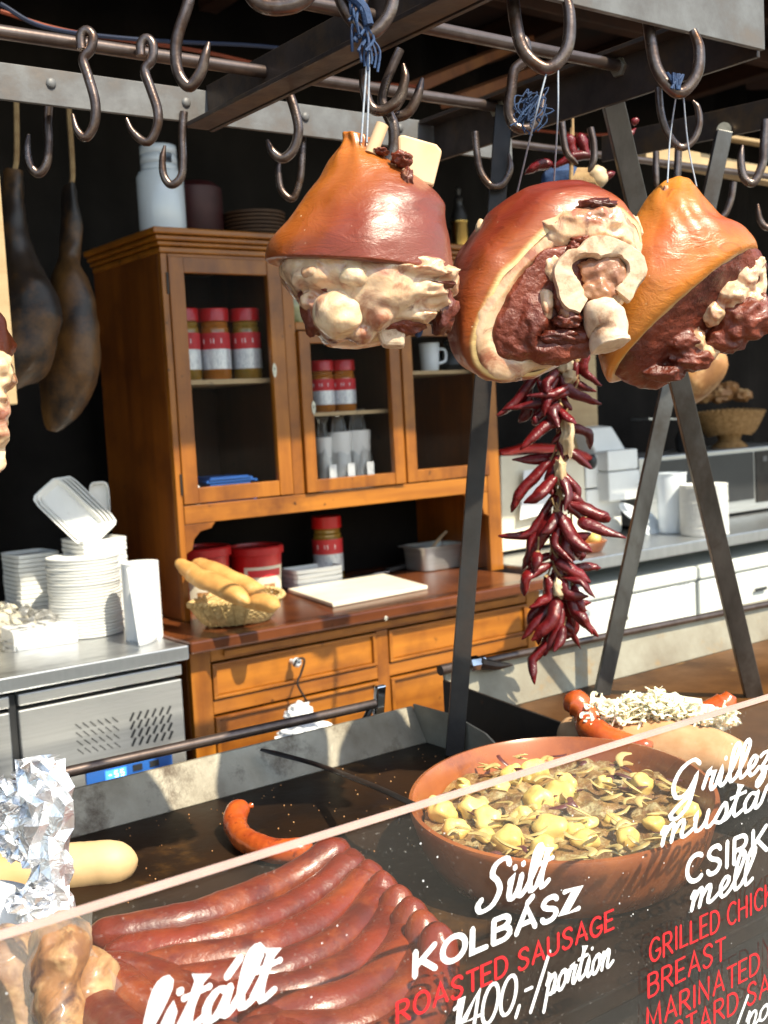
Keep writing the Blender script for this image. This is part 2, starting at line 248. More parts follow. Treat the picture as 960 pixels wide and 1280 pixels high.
# ------------------------------------------------------------------ mesh builder
def cr(pts, n):
    """Catmull-Rom through rows of any width"""
    p = np.array([list(q) for q in pts], float)
    if len(p) < 3:
        return np.array([p[0] + (p[-1] - p[0]) * k / n for k in range(n + 1)])
    q = np.vstack([2 * p[0] - p[1], p, 2 * p[-1] - p[-2]]); out = []
    for k in range(n + 1):
        s = k / n * (len(p) - 1); i = min(int(s), len(p) - 2); t = s - i
        a, b, c, d = q[i], q[i + 1], q[i + 2], q[i + 3]
        out.append(.5 * (2 * b + (c - a) * t + (2 * a - 5 * b + 4 * c - d) * t * t + (3 * b - a - 3 * c + d) * t ** 3))
    return np.array(out)
def V(*a): return Vector(a)
class MB:
    def __init__(s): s.v = []; s.f = []; s.c = []
    def add(s, vs, fs):
        o = len(s.v); s.v += [tuple(x) for x in vs]; s.f += [tuple(i + o for i in f) for f in fs]; return s
    def bx(s, x0, x1, y0, y1, z0, z1):
        return s.add([(x0, y0, z0), (x1, y0, z0), (x1, y1, z0), (x0, y1, z0), (x0, y0, z1), (x1, y0, z1), (x1, y1, z1), (x0, y1, z1)],
                     [(0, 3, 2, 1), (4, 5, 6, 7), (0, 1, 5, 4), (1, 2, 6, 5), (2, 3, 7, 6), (3, 0, 4, 7)])
    def obox(s, c, ax, ay, az):
        c, ax, ay, az = map(Vector, (c, ax, ay, az)); vs = [c + ax * i + ay * j + az * k for k in (-1, 1) for j in (-1, 1) for i in (-1, 1)]
        return s.add(vs, [(0, 2, 3, 1), (4, 5, 7, 6), (0, 1, 5, 4), (1, 3, 7, 5), (3, 2, 6, 7), (2, 0, 4, 6)])
    def beam(s, p, q, wd, ht, side=None):
        p, q = Vector(p), Vector(q); d = (q - p); L = d.length; d.normalize()
        a = (Vector(side) if side else d.cross(V(0, 0, 1))); a = (a - d * a.dot(d)).normalized(); b = d.cross(a).normalized()
        return s.obox((p + q) / 2, a * wd / 2, b * ht / 2, d * L / 2)
    def tube(s, pts, r, seg=10, n=None, rs=None, flat=None, caps=True, dome=0):
        P = np.array([list(p) for p in pts], float)
        if n: P = cr(P, n)
        K = len(P)
        if rs is None: rr = np.full(K, r)
        else: rr = np.interp(np.linspace(0, 1, K), np.linspace(0, 1, len(rs)), rs) * r
        if dome:
            L = np.concatenate([[0], np.cumsum(np.linalg.norm(np.diff(P, axis=0), axis=1))]); Rd = r * dome
            tt = L[-1]; near = np.concatenate([Rd * (1 - np.cos(np.linspace(0.08, math.pi / 2, 9)))])
            Ln = np.concatenate([near, np.linspace(Rd * 1.15, tt - Rd * 1.15, max(6, K)), tt - near[::-1]])
            rr = np.interp(Ln, L, rr); P = np.array([[np.interp(q, L, P[:, i]) for i in range(3)] for q in Ln]); K = len(P)
            dd = np.minimum(Ln, tt - Ln); rr = rr * np.sqrt(np.clip(1 - (1 - np.clip(dd / Rd, 0, 1)) ** 2, .0, 1))
        T = np.gradient(P, axis=0); T /= np.linalg.norm(T, axis=1)[:, None] + 1e-12
        up = np.array([0, 0, 1.]) if abs(T[0][2]) < .9 else np.array([1., 0, 0]); vs = []
        a = np.cross(T[0], up); a /= np.linalg.norm(a)
        for k in range(K):
            a = a - T[k] * a.dot(T[k]); a /= np.linalg.norm(a); b = np.cross(T[k], a)
            for j in range(seg):
                th = 2 * math.pi * j / seg; vs.append(P[k] + (a * math.cos(th) + b * math.sin(th) * (flat or 1)) * rr[k])
        fs = [(k * seg + j, k * seg + (j + 1) % seg, (k + 1) * seg + (j + 1) % seg, (k + 1) * seg + j) for k in range(K - 1) for j in range(seg)]
        if caps: fs += [tuple(range(seg))[::-1], tuple((K - 1) * seg + j for j in range(seg))]
        return s.add(vs, fs)
    def lathe(s, c, prof, seg=32, ax=(1, 1), caps=True, rot=0, squ=None):
        """prof: (radius, z) pairs about the vertical through c; ax scales x,y"""
        vs = []; K = len(prof)
        for r, z in prof:
            for j in range(seg):
                th = 2 * math.pi * j / seg; x, y = math.cos(th), math.sin(th)
                if squ:
                    q = (abs(x) ** squ + abs(y) ** squ) ** (-1 / squ); x *= q; y *= q
                x *= r * ax[0]; y *= r * ax[1]
                vs.append((c[0] + x * math.cos(rot) - y * math.sin(rot), c[1] + x * math.sin(rot) + y * math.cos(rot), c[2] + z))
        fs = [(k * seg + j, k * seg + (j + 1) % seg, (k + 1) * seg + (j + 1) % seg, (k + 1) * seg + j) for k in range(K - 1) for j in range(seg)]
        if caps: fs += [tuple(range(seg))[::-1], tuple((K - 1) * seg + j for j in range(seg))]
        return s.add(vs, fs)
    def blob(s, c, rad, amp=0, fr=3, seg=20, seed=0, axes=None):
        vs = []; n = seg; mrows = seg // 2
        A = axes or (V(1, 0, 0), V(0, 1, 0), V(0, 0, 1))
        rad = (rad,) * 3 if isinstance(rad, (int, float)) else rad
        vs.append(Vector(c) + A[2] * rad[2])
        for i in range(1, mrows):
            ph = math.pi * i / mrows
            for j in range(n):
                th = 2 * math.pi * j / n; d = V(math.sin(ph) * math.cos(th), math.sin(ph) * math.sin(th), math.cos(ph))
                k = 1 + amp * noise.noise(d * fr + V(seed * 7.3, seed * 3.1, 0))
                vs.append(Vector(c) + (A[0] * d.x * rad[0] + A[1] * d.y * rad[1] + A[2] * d.z * rad[2]) * k)
        vs.append(Vector(c) - A[2] * rad[2]); L = len(vs) - 1
        fs = [(0, 1 + j, 1 + (j + 1) % n) for j in range(n)]
        for i in range(mrows - 2):
            for j in range(n):
                a = 1 + i * n; fs.append((a + j, a + n + j, a + n + (j + 1) % n, a + (j + 1) % n))
        a = 1 + (mrows - 2) * n; fs += [(L, a + (j + 1) % n, a + j) for j in range(n)]
        return s.add(vs, fs)
    def prism(s, poly, ext):
        """poly: coplanar points, ext: extrusion vector"""
        n = len(poly); e = Vector(ext); vs = [Vector(p) for p in poly] + [Vector(p) + e for p in poly]
        return s.add(vs, [tuple(range(n))[::-1], tuple(range(n, 2 * n))] + [(i, (i + 1) % n, n + (i + 1) % n, n + i) for i in range(n)])
    def grid(s, rows, close=False):
        K = len(rows); n = len(rows[0]); vs = [p for r in rows for p in r]; e = n if close else n - 1
        return s.add(vs, [(k * n + j, k * n + (j + 1) % n, (k + 1) * n + (j + 1) % n, (k + 1) * n + j) for k in range(K - 1) for j in range(e)])
    def build(s, name, mat, parent=None, smooth=None, bevel=0, disp=None, fix=True, tone=None, solid=0, remesh=0, rsm=4):
        me = bpy.data.meshes.new(name)
        off = Vector(ORG.get(parent.name if parent else None, (0, 0, 0)))
        o = bpy.data.objects.new(name, me); col.objects.link(o)
        if parent is None:
            vs = s.v; c = Vector(np.mean(np.array([list(x) for x in vs]), axis=0)); c.z = min(x[2] for x in vs)
            off = c; o.location = c
        ORG[o.name] = off
        if parent: o.parent = parent
        me.from_pydata([Vector(x) - off for x in s.v], [], s.f)
        if fix or bevel:
            bm = bmesh.new(); bm.from_mesh(me)
            if fix: bmesh.ops.recalc_face_normals(bm, faces=bm.faces)
            if bevel:
                ed = [e for e in bm.edges if len(e.link_faces) == 2 and e.calc_face_angle(0) > .6]
                bmesh.ops.bevel(bm, geom=ed, offset=bevel, segments=2, profile=.5, affect='EDGES', clamp_overlap=True)
            bm.to_mesh(me); bm.free()
        if tone is not None:
            ca = me.color_attributes.new('tone', 'FLOAT_COLOR', 'POINT')
            ca.data.foreach_set('color', np.array(tone, np.float32).ravel())
        if smooth is None: smooth = 40
        if smooth:
            me.shade_smooth(); me.set_sharp_from_angle(angle=math.radians(smooth))
        if solid:
            md = o.modifiers.new('thick', 'SOLIDIFY'); md.thickness = solid; md.offset = 0
        me.materials.append(mat)
        if remesh:
            md = o.modifiers.new('merge', 'REMESH'); md.mode = 'VOXEL'; md.voxel_size = remesh; md.use_smooth_shade = True
            m2 = o.modifiers.new('melt', 'SMOOTH'); m2.factor = .5; m2.iterations = rsm
            tx = bpy.data.textures.new('flesh', 'CLOUDS'); tx.noise_scale = .016; tx.noise_depth = 2
            m3 = o.modifiers.new('grain', 'DISPLACE'); m3.texture = tx; m3.strength = .0025; m3.mid_level = .5
        return o
ORG = {}
def tag(o, label=None, cat=None, group=None, kind=None):
    if label: o['label'] = label
    if cat: o['category'] = cat
    if group: o['group'] = group
    if kind: o['kind'] = kind
    return o
def thing(name, loc, label, cat, group=None):
    o = bpy.data.objects.new(name, None); col.objects.link(o); o.location = loc; o.empty_display_size = .05
    ORG[o.name] = Vector(loc); return tag(o, label, cat, group)
def kids(o): return [c for c in bpy.data.objects if c.parent == o]
def dup(o, loc=None, rotz=None, scale=None, label=None, rot=None):
    def cp(a, par):
        c = a.copy(); col.objects.link(c)
        if par: c.parent = par
        for ch in kids(a): cp(ch, c)
        return c
    r = cp(o, None)
    if loc is not None: r.location = loc
    if rotz is not None: r.rotation_euler = (0, 0, rotz)
    if rot is not None: r.rotation_euler = rot
    if scale: r.scale = (scale,) * 3 if isinstance(scale, (int, float)) else scale
    if label: r['label'] = label
    return r
def zsp(p, z): return V(p[0], p[1], z)
# ================================================================== SETTING
tag(MB().bx(-60, 60, -60, 60, -.05, 0).build('ground', M['ground'], smooth=0), kind='structure')
cg = MB(); cg.grid([[V(-2.6 + 10.2 * k / 260, 4.02 + (.028 + .012 * math.sin(k * .13)) * math.sin(k * .75 + .6 * math.sin(k * .21)) , z) for k in range(261)] for z in (0, 1.1, 2.2, 3.3)])
tag(cg.build('back_curtain', M['curtain'], smooth=80, solid=.006), 'black cloth curtain closing the back of the stall', 'curtain')
tag(MB().bx(-2.66, -2.6, 1.95, 4.05, 0, 3.3).build('side_light_block', M['black'], smooth=0), 'unseen black cloth added at the left end to keep the stall dark', 'curtain')  # both end cloths are out of view, added to keep the interior dark
tag(MB().bx(7.6, 7.66, 1.95, 4.05, 0, 3.3).build('side_light_block', M['black'], smooth=0), 'unseen black cloth added at the right end to keep the stall dark', 'curtain')
rf = thing('stall_roof', (2.5, 3, 2.5), 'dark boarded roof with brown rafters above the rack', 'roof')
MB().bx(-2.7, 7.7, 1.80, 4.1, 3.20, 3.24).build('roof_boards', M['roof'], rf, 0)
for x in (-.6, .1, .8, 1.5, 2.2, 2.9, 3.6, 4.3, 5.0):
    MB().bx(x, x + .08, 1.81, 3.98, 3.05, 3.195).build('rafter', M['wood_dark'], rf, 0, .004)
MB().bx(-2.7, 7.7, 1.74, 1.795, 3.04, 3.24).build('edge_beam', M['wood_dark'], rf, 0, .004)
for y in (2.5, 3.2): MB().bx(-2.7, 7.5, y, y + .06, 2.98, 3.045).build('purlin', M['wood_dark'], rf, 0, .004)
for k, (u0, v0, u1, v1) in enumerate(((430, 30, 545, -25), (520, 108, 660, 50), (560, 128, 700, 75))):
    MB().beam(PY(u0, v0, 2.6), PY(u1, v1, 3.3), .05, .03).build('diagonal_brace', M['wood_brace'], rf, 0, .003)
bmr = MB().beam(PY(800, 190, 2.35), PY(1040, 236, 2.35), .05, .05); o = bmr.build('timber_rail', M['wood_pale'], None, 0, .003)
tag(o, 'pale planed timber rail behind the right rack', 'timber')
bmr = MB().bx(PY(885, 178, 2.3).x, PY(1040, 178, 2.3).x, 2.28, 2.32, PY(930, 176, 2.3).z - .006, PY(930, 176, 2.3).z + .006)
tag(bmr.build('timber_batten', M['wood_pale'], None, 0, .003), 'short pale batten high at the right edge above the timber rail', 'timber')
p0 = PY(2, 130, 2.4); tag(MB().bx(p0.x - .05, p0.x - .022, 2.38, 2.42, 1.56, p0.z + .3).build('wooden_lath', M['wood_pale'], None, 0, .003), 'thin wooden lath at the far left edge behind the hooks', 'pole')
for nm, ps, mt, lb in (('cable', [(0, 5, 2.2), (60, 35, 2.2), (180, 50, 2.3), (330, 58, 2.4), (440, 72, 2.5)], 'cable_b', 'thin dark blue cable sagging under the roof at the left'),
                       ('cable', [(0, 14, 2.3), (90, 40, 2.3), (260, 66, 2.4), (400, 98, 2.5), (520, 108, 2.6)], 'cable_r', 'orange cable sagging under the roof behind the left hooks'),
                       ('cable', [(655, 162, 2.9), (760, 168, 2.8), (850, 150, 2.8)], 'cable_r', 'short orange cable behind the hanging chillies')):
    tag(MB().tube([PY(*p) for p in ps], .0045, 6, 30).build(nm, M[mt]), lb, 'cable', 'cables under the stall roof')

# ================================================================== DRESSER
Yf = 3.0; ZC = .936
dr = thing('dresser', (1.95, 3.2, 0), 'old varnished wooden kitchen dresser with glazed doors at the back of the stall', 'dresser')
X0, X1 = PY(199, 300, 3.0).x, 2.733
DX = PY(211, 350, 3.0).x; SW = DX - .002 - X0; FW1 = PY(230, 350, 3.0).x - DX
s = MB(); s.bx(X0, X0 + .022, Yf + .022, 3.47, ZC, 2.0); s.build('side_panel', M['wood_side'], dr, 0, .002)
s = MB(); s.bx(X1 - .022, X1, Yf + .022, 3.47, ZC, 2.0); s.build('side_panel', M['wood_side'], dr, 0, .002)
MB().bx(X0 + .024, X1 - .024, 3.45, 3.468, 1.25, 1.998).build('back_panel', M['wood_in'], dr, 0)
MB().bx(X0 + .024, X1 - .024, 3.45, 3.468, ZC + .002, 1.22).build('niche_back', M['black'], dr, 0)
c = MB(); 
for i, (o_, z0, z1) in enumerate(((.004, 1.985, 2.002), (.012, 2.004, 2.016), (.020, 2.018, 2.032), (.030, 2.034, 2.052))):
    c.bx(X0 - o_, X1 + o_, Yf - o_, 3.47, z0, z1)
c.build('cornice', M['wood_h'], dr, 0, .004)
zb0, zb1 = PY(240, 655, Yf).z, 1.268
c = MB(); c.bx(X0 + SW + .002, X1 - .06, Yf + .0, Yf + .022, zb0, zb1); c.build('bottom_rail', M['wood_h'], dr, 0, .002)
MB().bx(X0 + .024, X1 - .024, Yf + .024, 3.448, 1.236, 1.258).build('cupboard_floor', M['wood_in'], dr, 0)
MB().bx(X0 + SW + .002, X1 - .06, Yf, Yf + .022, PY(300, 330, Yf).z - .008, 1.984).build('top_rail', M['wood_h'], dr, 0, .002)
MB().bx(X0, X0 + SW, Yf, Yf + .022, ZC, 1.984).build('front_stile', M['wood_v'], dr, 0, .002)
MB().bx(X1 - .058, X1, Yf, Yf + .022, ZC, 1.984).build('front_stile', M['wood_v'], dr, 0, .002)
# carved brackets in the niche
for sx, xa in ((1, X0 + SW + .0005), (-1, X1 - .0585)):
    pl = [V(xa, Yf + .002, zb0 - .001), V(xa + sx * .10, Yf + .002, zb0 - .001), V(xa + sx * .085, Yf + .002, zb0 - .018), V(xa + sx * .05, Yf + .002, zb0 - .024), V(xa + sx * .028, Yf + .002, zb0 - .045), V(xa + sx * .02, Yf + .002, zb0 - .075), V(xa, Yf + .002, zb0 - .085)]
    MB().prism(pl, (0, .018, 0)).build('bracket', M['wood_v'], dr, 0, .001)
def px_x(u, v, y=Yf): return PY(u, v, y).x
def px_z(u, v, y=Yf): return PY(u, v, y).z
d1 = (DX, px_x(358, 470), zb1 + .004, px_z(295, 322) - .004)
xm0, xm1 = d1[1] + .003, px_x(376, 510) - .003
d2 = (px_x(376, 510), px_x(500, 510), zb1 + .004, px_z(440, 414))
d3 = (px_x(505, 510), px_x(608, 510), zb1 + .004, px_z(555, 405))
MB().bx(xm0, xm1, Yf, Yf + .022, zb1 + .002, 1.92).build('middle_stile', M['wood_v'], dr, 0, .002)
MB().bx(xm1 + .002, X1 - .06, Yf, Yf + .022, d2[3] + .004, d2[3] + .028).build('middle_rail', M['wood_h'], dr, 0, .002)
MB().bx(d2[1] + .0015, d3[0] - .0015, Yf + .004, Yf + .022, zb1 + .002, d2[3] + .002).build('middle_stile', M['wood_v'], dr, 0, .001)
MB().bx(d3[1] + .002, X1 - .06, Yf, Yf + .022, zb1 + .002, d2[3] + .002).build('front_stile', M['wood_v'], dr, 0, .001)
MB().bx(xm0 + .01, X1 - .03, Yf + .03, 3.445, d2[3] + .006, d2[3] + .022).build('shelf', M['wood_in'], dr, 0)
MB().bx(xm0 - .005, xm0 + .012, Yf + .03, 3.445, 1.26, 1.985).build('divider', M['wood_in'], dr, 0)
def gdoor(b, fw, yo=-.004, hinge=True, esc=None, rot=0):
    x0, x1, z0, z1 = b; y0, y1 = Yf + yo, Yf + yo + .024
    f = MB(); f.bx(x0, x0 + fw, y0, y1, z0, z1); f.bx(x1 - fw, x1, y0, y1, z0, z1)
    f.bx(x0 + fw, x1 - fw, y0 + .002, y1 - .002, z0, z0 + fw * .95); f.bx(x0 + fw, x1 - fw, y0 + .002, y1 - .002, z1 - fw * .95, z1)
    d = f.build('door', M['wood_v'], dr, 0, .0025)
    MB().bx(x0 + fw - .004, x1 - fw + .004, y0 + .012, y0 + .0145, z0 + fw * .9, z1 - fw * .9).build('pane', M['pane'], d, 0)
    if esc:
        e = MB(); p = V(esc[0], y0 - .0005, esc[1]); pl = [p + V(.007 * math.sin(a) * (1 if abs(math.cos(a)) < .6 else .75), 0, .022 * math.cos(a)) for a in np.linspace(0, 2 * math.pi, 12, endpoint=False)]
        e.prism(pl, (0, -.002, 0)); e.build('lock_plate', M['bolt'], d, 0)
        MB().blob(p + V(0, -.002, .004), (.0025, .001, .005), seg=8).build('keyhole', M['dark'], d)
    return d
gdoor(d1, FW1, esc=(px_x(342, 463), px_z(342, 463)))
gdoor(d2, .040, -.012, esc=(px_x(389, 510), px_z(389, 510)))
gdoor(d3, .042)
for zz in (1.33, 1.90): MB().bx(X0 + SW - .006, X0 + SW - .0005, Yf - .004, Yf - .0005, zz - .03, zz + .03).build('hinge', M['darksteel'], dr, 0)
zs1 = px_z(283, 474, 3.06); sh = MB(); sh.bx(X0 + .03, xm0 - .006, Yf + .05, 3.44, zs1 - .014, zs1); sh.build('shelf', M['wood_pale'], dr, 0)
zs2 = px_z(450, 513, 3.06); MB().bx(xm0 + .014, px_x(505, 500) - .002, Yf + .05, 3.44, zs2 - .012, zs2).build('shelf', M['wood_pale'], dr, 0)
zs3 = px_z(555, 463, 3.06); MB().bx(px_x(505, 500) + .01, X1 - .03, Yf + .05, 3.44, zs3 - .012, zs3).build('shelf', M['wood_pale'], dr, 0)
MB().bx(px_x(505, 500) - .001, px_x(505, 500) + .009, Yf + .03, 3.445, 1.26, d2[3]).build('divider', M['wood_in'], dr, 0)
# base
XL, XR = 1.372, 2.66
MB().bx(XL - .02, XR + .02, 2.70, 3.49, .902, ZC).build('counter_top', M['wood_top'], dr, 0, .006)
b = MB(); b.bx(XL, XL + .024, 2.775, 3.47, .0, .90); b.build('side_panel', M['wood_side'], dr, 0, .002)
b = MB(); b.bx(XR - .024, XR, 2.775, 3.47, .0, .90); b.build('side_panel', M['wood_side'], dr, 0, .002)
MB().bx(XL + .025, XR - .025, 3.44, 3.46, .05, .90).build('back_panel', M['wood_in'], dr, 0)
yb = 2.75
def rail(u0, v0, u1, v1, h, name='rail', mat='wood_h', yo=0.0, x=None):
    z = px_z(u0, v0, yb); xx = x or (XL + .062, XR - .062)
    return MB().bx(xx[0], xx[1], yb + yo, yb + .022, z - h, z).build(name, M[mat], dr, 0, .002)
MB().bx(XL, XL + .06, yb, yb + .022, 0, .90).build('front_stile', M['wood_v'], dr, 0, .002)
MB().bx(XR - .06, XR, yb, yb + .022, 0, .90).build('front_stile', M['wood_v'], dr, 0, .002)
MB().bx(XL + .062, XR - .062, yb + .002, yb + .022, .862, .899).build('top_rail', M['wood_h'], dr, 0, .002)
MB().bx(XL + .10, XR - .10, yb - .008, yb - .0005, .872, .888).build('sliding_board', M['wood_h'], dr, 0, .002)
zt = px_z(365, 803, yb); zb = px_z(365, 850, yb) 
xmid = px_x(478, 800, yb)
MB().bx(xmid - .022, xmid + .022, yb + .001, yb + .022, .02, .860).build('middle_stile', M['wood_v'], dr, 0, .002)
ztop, zbot = .848, px_z(263, 872, yb)
def drawer(x0, x1, z0, z1, nm='drawer'):
    d = MB().bx(x0, x1, yb + .006, yb + .02, z0, z1).build(nm, M['wood_h'], dr, 0, .003)
    f = MB(); e = .012
    for q in ((x0 - e, x1 + e, z1, z1 + .008), (x0 - e, x1 + e, z0 - .008, z0), (x0 - e, x0, z0, z1), (x1, x1 + e, z0, z1)):
        f.bx(q[0], q[1], yb - .004, yb + .018, q[2], q[3])
    f.build('moulding', M['wood_h'], d, 0, .0015); return d
dl = drawer(XL + .075, xmid - .036, zbot, ztop); drd = drawer(xmid + .036, XR - .075, zbot, ztop)
MB().bx(XL + .062, XR - .062, yb + .003, yb + .022, zbot - .05, zbot - .012).build('rail', M['wood_h'], dr, 0, .002)
drawer(XL + .075, xmid - .036, .16, zbot - .065, 'lower_door'); drawer(xmid + .036, XR - .075, .16, zbot - .065, 'lower_door')
kp = PY(371, 828, yb - .03); kb = MB(); kb.tube([kp + V(0, .03, 0), kp + V(0, .012, 0)], .006, 12); kb.blob(kp, (.014, .014, .014), seg=16); kb.build('knob', M['enamel'], dl)
MB().blob(kp + V(-.001, -.0135, .001), (.003, .001, .003), seg=8).build('knob_screw', M['darksteel'], dl)
zz = px_z(480, 768, yb - .01); MB().blob((px_x(480, 768, 2.71), 2.7, .905), (.007, .002, .007), seg=10).build('keyhole_ring', M['bolt'], dr)
# poker hanging from the knob, and a cloth beneath
hk = MB().tube([kp + V(-.016, -.01, -.006), kp + V(-.012, -.02, .012), kp + V(.008, -.02, .013), kp + V(.013, -.018, 0), kp + V(.0, -.018, -.03), PY(372, 855, 2.70), PY(383, 876, 2.69)], .0032, 8, 40)
hk.build('wire_hook', M['darksteel']); tag(bpy.data.objects['wire_hook'], 'dark wire hook hanging from the white drawer knob', 'hook')
def crumple(c, r, seed, amp=.35, seg=36): 
    s_ = MB(); s_.blob(c, r, amp, 3.2, seg, seed); return s_
o = crumple(PY(374, 893, 2.62), (.040, .03, .030), 3, .5).build('paper_towel', M['paper'], None, 80)
tag(o, 'small crumpled white paper towel below the drawer knob', 'paper towel')
o = crumple(PY(385, 915, 2.35), (.075, .045, .02), 5, .5).build('paper_towel', M['paper'], None, 80)
tag(o, 'larger flat white paper towel lying behind the splash plate', 'paper towel')
o = MB().bx(.9, 2.6, 2.0, 2.6, .60, .62).build('low_shelf', M['inox_top'], None, 0, .003); tag(o, 'low steel shelf between griddle and dresser', 'shelf')

# ---- jars
def jar(name, pos, r, h, lid_h, body, label, group=None, stripe=True):
    t = thing(name, pos, label, 'jar', group); p = Vector(pos); hb_ = h - lid_h
    MB().lathe(p, [(r * .9, .0005), (r, .006), (r, hb_ * .80), (r * .93, hb_ * .84), (r * .97, hb_ * .88), (r * .88, hb_ * .92), (r * .93, hb_ * .96), (r * .86, hb_)], 28).build('glass_body', M[body], t)
    MB().lathe(p, [(r * 1.0, hb_ + .0005), (r * 1.0, h - .003), (r * .95, h)], 28).build('lid', M['redlid'], t)
    l = MB().lathe(p, [(r * 1.012, hb_ * .18), (r * 1.012, hb_ * .52)], 28, caps=False).build('label', M['label'], t)
    MB().lathe(p, [(r * 1.012, hb_ * .522), (r * 1.012, hb_ * .80)], 28, caps=False).build('label', M['redlabel'], t)
    w_ = MB()
    for a in (-2.6, -1.9):
        w_.add([(p.x + r * 1.02 * math.cos(a + k), p.y + r * 1.02 * math.sin(a + k), p.z + hb_ * q) for q, k in ((.62, -.28), (.62, .28), (.70, .28), (.70, -.28))], [(0, 1, 2, 3)])
    w_.build('label_badge', M['white_paint'], l, 0); return t
for i, (u, bd, lb) in enumerate(((231, 'jar_yellow', 'red-lidded jar half hidden by the left door frame of the dresser'), (269, 'jar_orange', 'red-lidded jar of orange relish, middle of the three on the dresser shelf'), (308, 'jar_yellow', 'red-lidded dark jar, right of the three behind the left dresser door'))):
    q = PY(u, 470, 3.10); hh = px_z(u, 387, 3.12) - zs1; jar('spice_jar', (q.x + .012, 3.11, zs1), .0455, hh, .038, bd, lb, 'red-lidded jars in the dresser')
for i, (u, lb) in enumerate(((402, 'red-lidded jar at the left behind the middle dresser door'), (429, 'red-lidded jar at the right behind the middle dresser door'))):
    q = PY(u, 508, 3.10); jar('spice_jar', (q.x + .012, 3.11, zs2), .040, .165, .034, 'jar_orange', lb, 'red-lidded jars in the dresser')
p = PY(366, 400, 3.12); t = thing('pickle_jar', (p.x, 3.12, d2[3] + .022), 'jar of green pickles on the small shelf above the middle door', 'jar')
MB().lathe(t.location, [(.045, 0), (.05, .01), (.05, .12), (.04, .14)], 24).build('glass_body', M['pickle'], t); MB().lathe(t.location, [(.043, .141), (.043, .16)], 24).build('lid', M['bolt'], t)
q = PZ(409, 722, ZC); jar('spice_jar', (2.215, 3.33, ZC), .052, .225, .042, 'jar_yellow', 'tall red-lidded jar standing on the dresser counter behind the foam trays')
# bags of plastic cups
def cuppack(u0, u1, v0, zz, lb):
    x0, x1 = PY(u0, 560, 3.1).x, PY(u1, 560, 3.1).x; z1 = px_z(u0, v0, 3.1); rr = (x1 - x0) / 2
    t = thing('cup_pack', ((x0 + x1) / 2, 3.12, zz), lb, 'cups', 'bagged cup stacks in the middle dresser door'); L = t.location
    MB().lathe(L, [(rr * .75, 0)] + [(rr * (.75 + .2 * k / 10 + .03 * (k % 2)), (z1 - zz) * .8 * (k / 10)) for k in range(1, 11)], 20).build('cups', M['foam'], t)
    g = MB(); g.lathe(L, [(rr * .98, .001), (rr * 1.08, .05), (rr * 1.0, .10), (rr * .5, z1 - zz), (rr * .7, z1 - zz + .02)], 18)
    g.v = [tuple(Vector(v_) + .007 * noise.noise_vector(Vector(v_) * 60)) for v_ in g.v]; g.build('bag', M['bag'], t, 0)
    MB().bx(L.x - .012, L.x + .016, L.y - rr - .016, L.y - rr - .014, zz + .03, zz + .09).build('sticker', M['label'], t, 0)
cuppack(400, 418, 530, 1.259, 'bagged stack of white cups with barcode, left of the three')
cuppack(416, 442, 522, 1.259, 'bagged stack of white cups, middle of the three')
cuppack(438, 466, 520, 1.259, 'bagged stack of white cups, right of the three')
tag(MB().bx(px_x(449, 470), px_x(466, 470), 3.12, 3.15, zs2 + .001, zs2 + .15).build('grey_carton', M['galv'], None, 0, .002), 'grey blue carton standing beside jars behind the middle door', 'carton')
# leaflets and small things in left compartment
t = MB(); 
for k in range(20): t.bx(1.62 + .006 * (k % 4), 1.80 - .008 * (k % 5), 3.06 + .01 * (k % 2), 3.2, 1.2595 + .004 * k, 1.263 + .004 * k)
t.build('leaflet_pile', M['blue'], None, 0); tag(bpy.data.objects['leaflet_pile'], 'small pile of blue leaflets on the floor of the left compartment', 'leaflets')
tag(MB().bx(px_x(240, 585, 3.06), px_x(246, 585, 3.06), 3.05, 3.08, 1.2595, 1.32).build('white_card', M['paper'], None, 0, .001), 'small white card standing inside the left door frame', 'card')
# right compartment
p = PY(537, 450, 3.1); t = thing('mug', (p.x, 3.1, zs3), 'plain white mug on the upper shelf behind the right dresser door', 'mug')
MB().lathe(t.location, [(.026, 0), (.031, .005), (.036, .095), (.033, .095), (.028, .012), (.001, .010)], 24, caps=False).build('cup', M['enamel'], t, 60)
MB().tube([t.location + V(.03, -.01, .075), t.location + V(.055, -.018, .07), t.location + V(.055, -.018, .035), t.location + V(.03, -.01, .025)], .005, 8, 16).build('handle', M['enamel'], t)
p = PY(566, 450, 3.12); t = thing('coffee_pot', (p.x, 3.12, zs3), 'dark glass coffee pot beside the white mug', 'pot')
MB().lathe(t.location, [(.035, 0), (.05, .02), (.045, .06), (.025, .085), (.03, .10)], 24).build('pot_body', M['dark'], t); MB().lathe(t.location, [(.031, .101), (.031, .106), (.008, .11), (.006, .125)], 20).build('lid', M['chrome'], t)
MB().tube([t.location + V(.03, -.02, .09), t.location + V(.07, -.03, .08), t.location + V(.065, -.03, .03)], .006, 8, 14).build('handle', M['dark'], t)
t = MB()
for k, (dx, rr_) in enumerate(((0, .03), (.05, .026), (-.04, .022))): t.lathe((px_x(548, 565, 3.1) + dx + .02, 3.10, 1.259), [(rr_, 0), (rr_ * 1.1, .015), (rr_ * 1.1, .022)], 20)
tag(t.build('tin_lids', M['chrome']), 'small tins and lids at the bottom of the right compartment', 'tins')

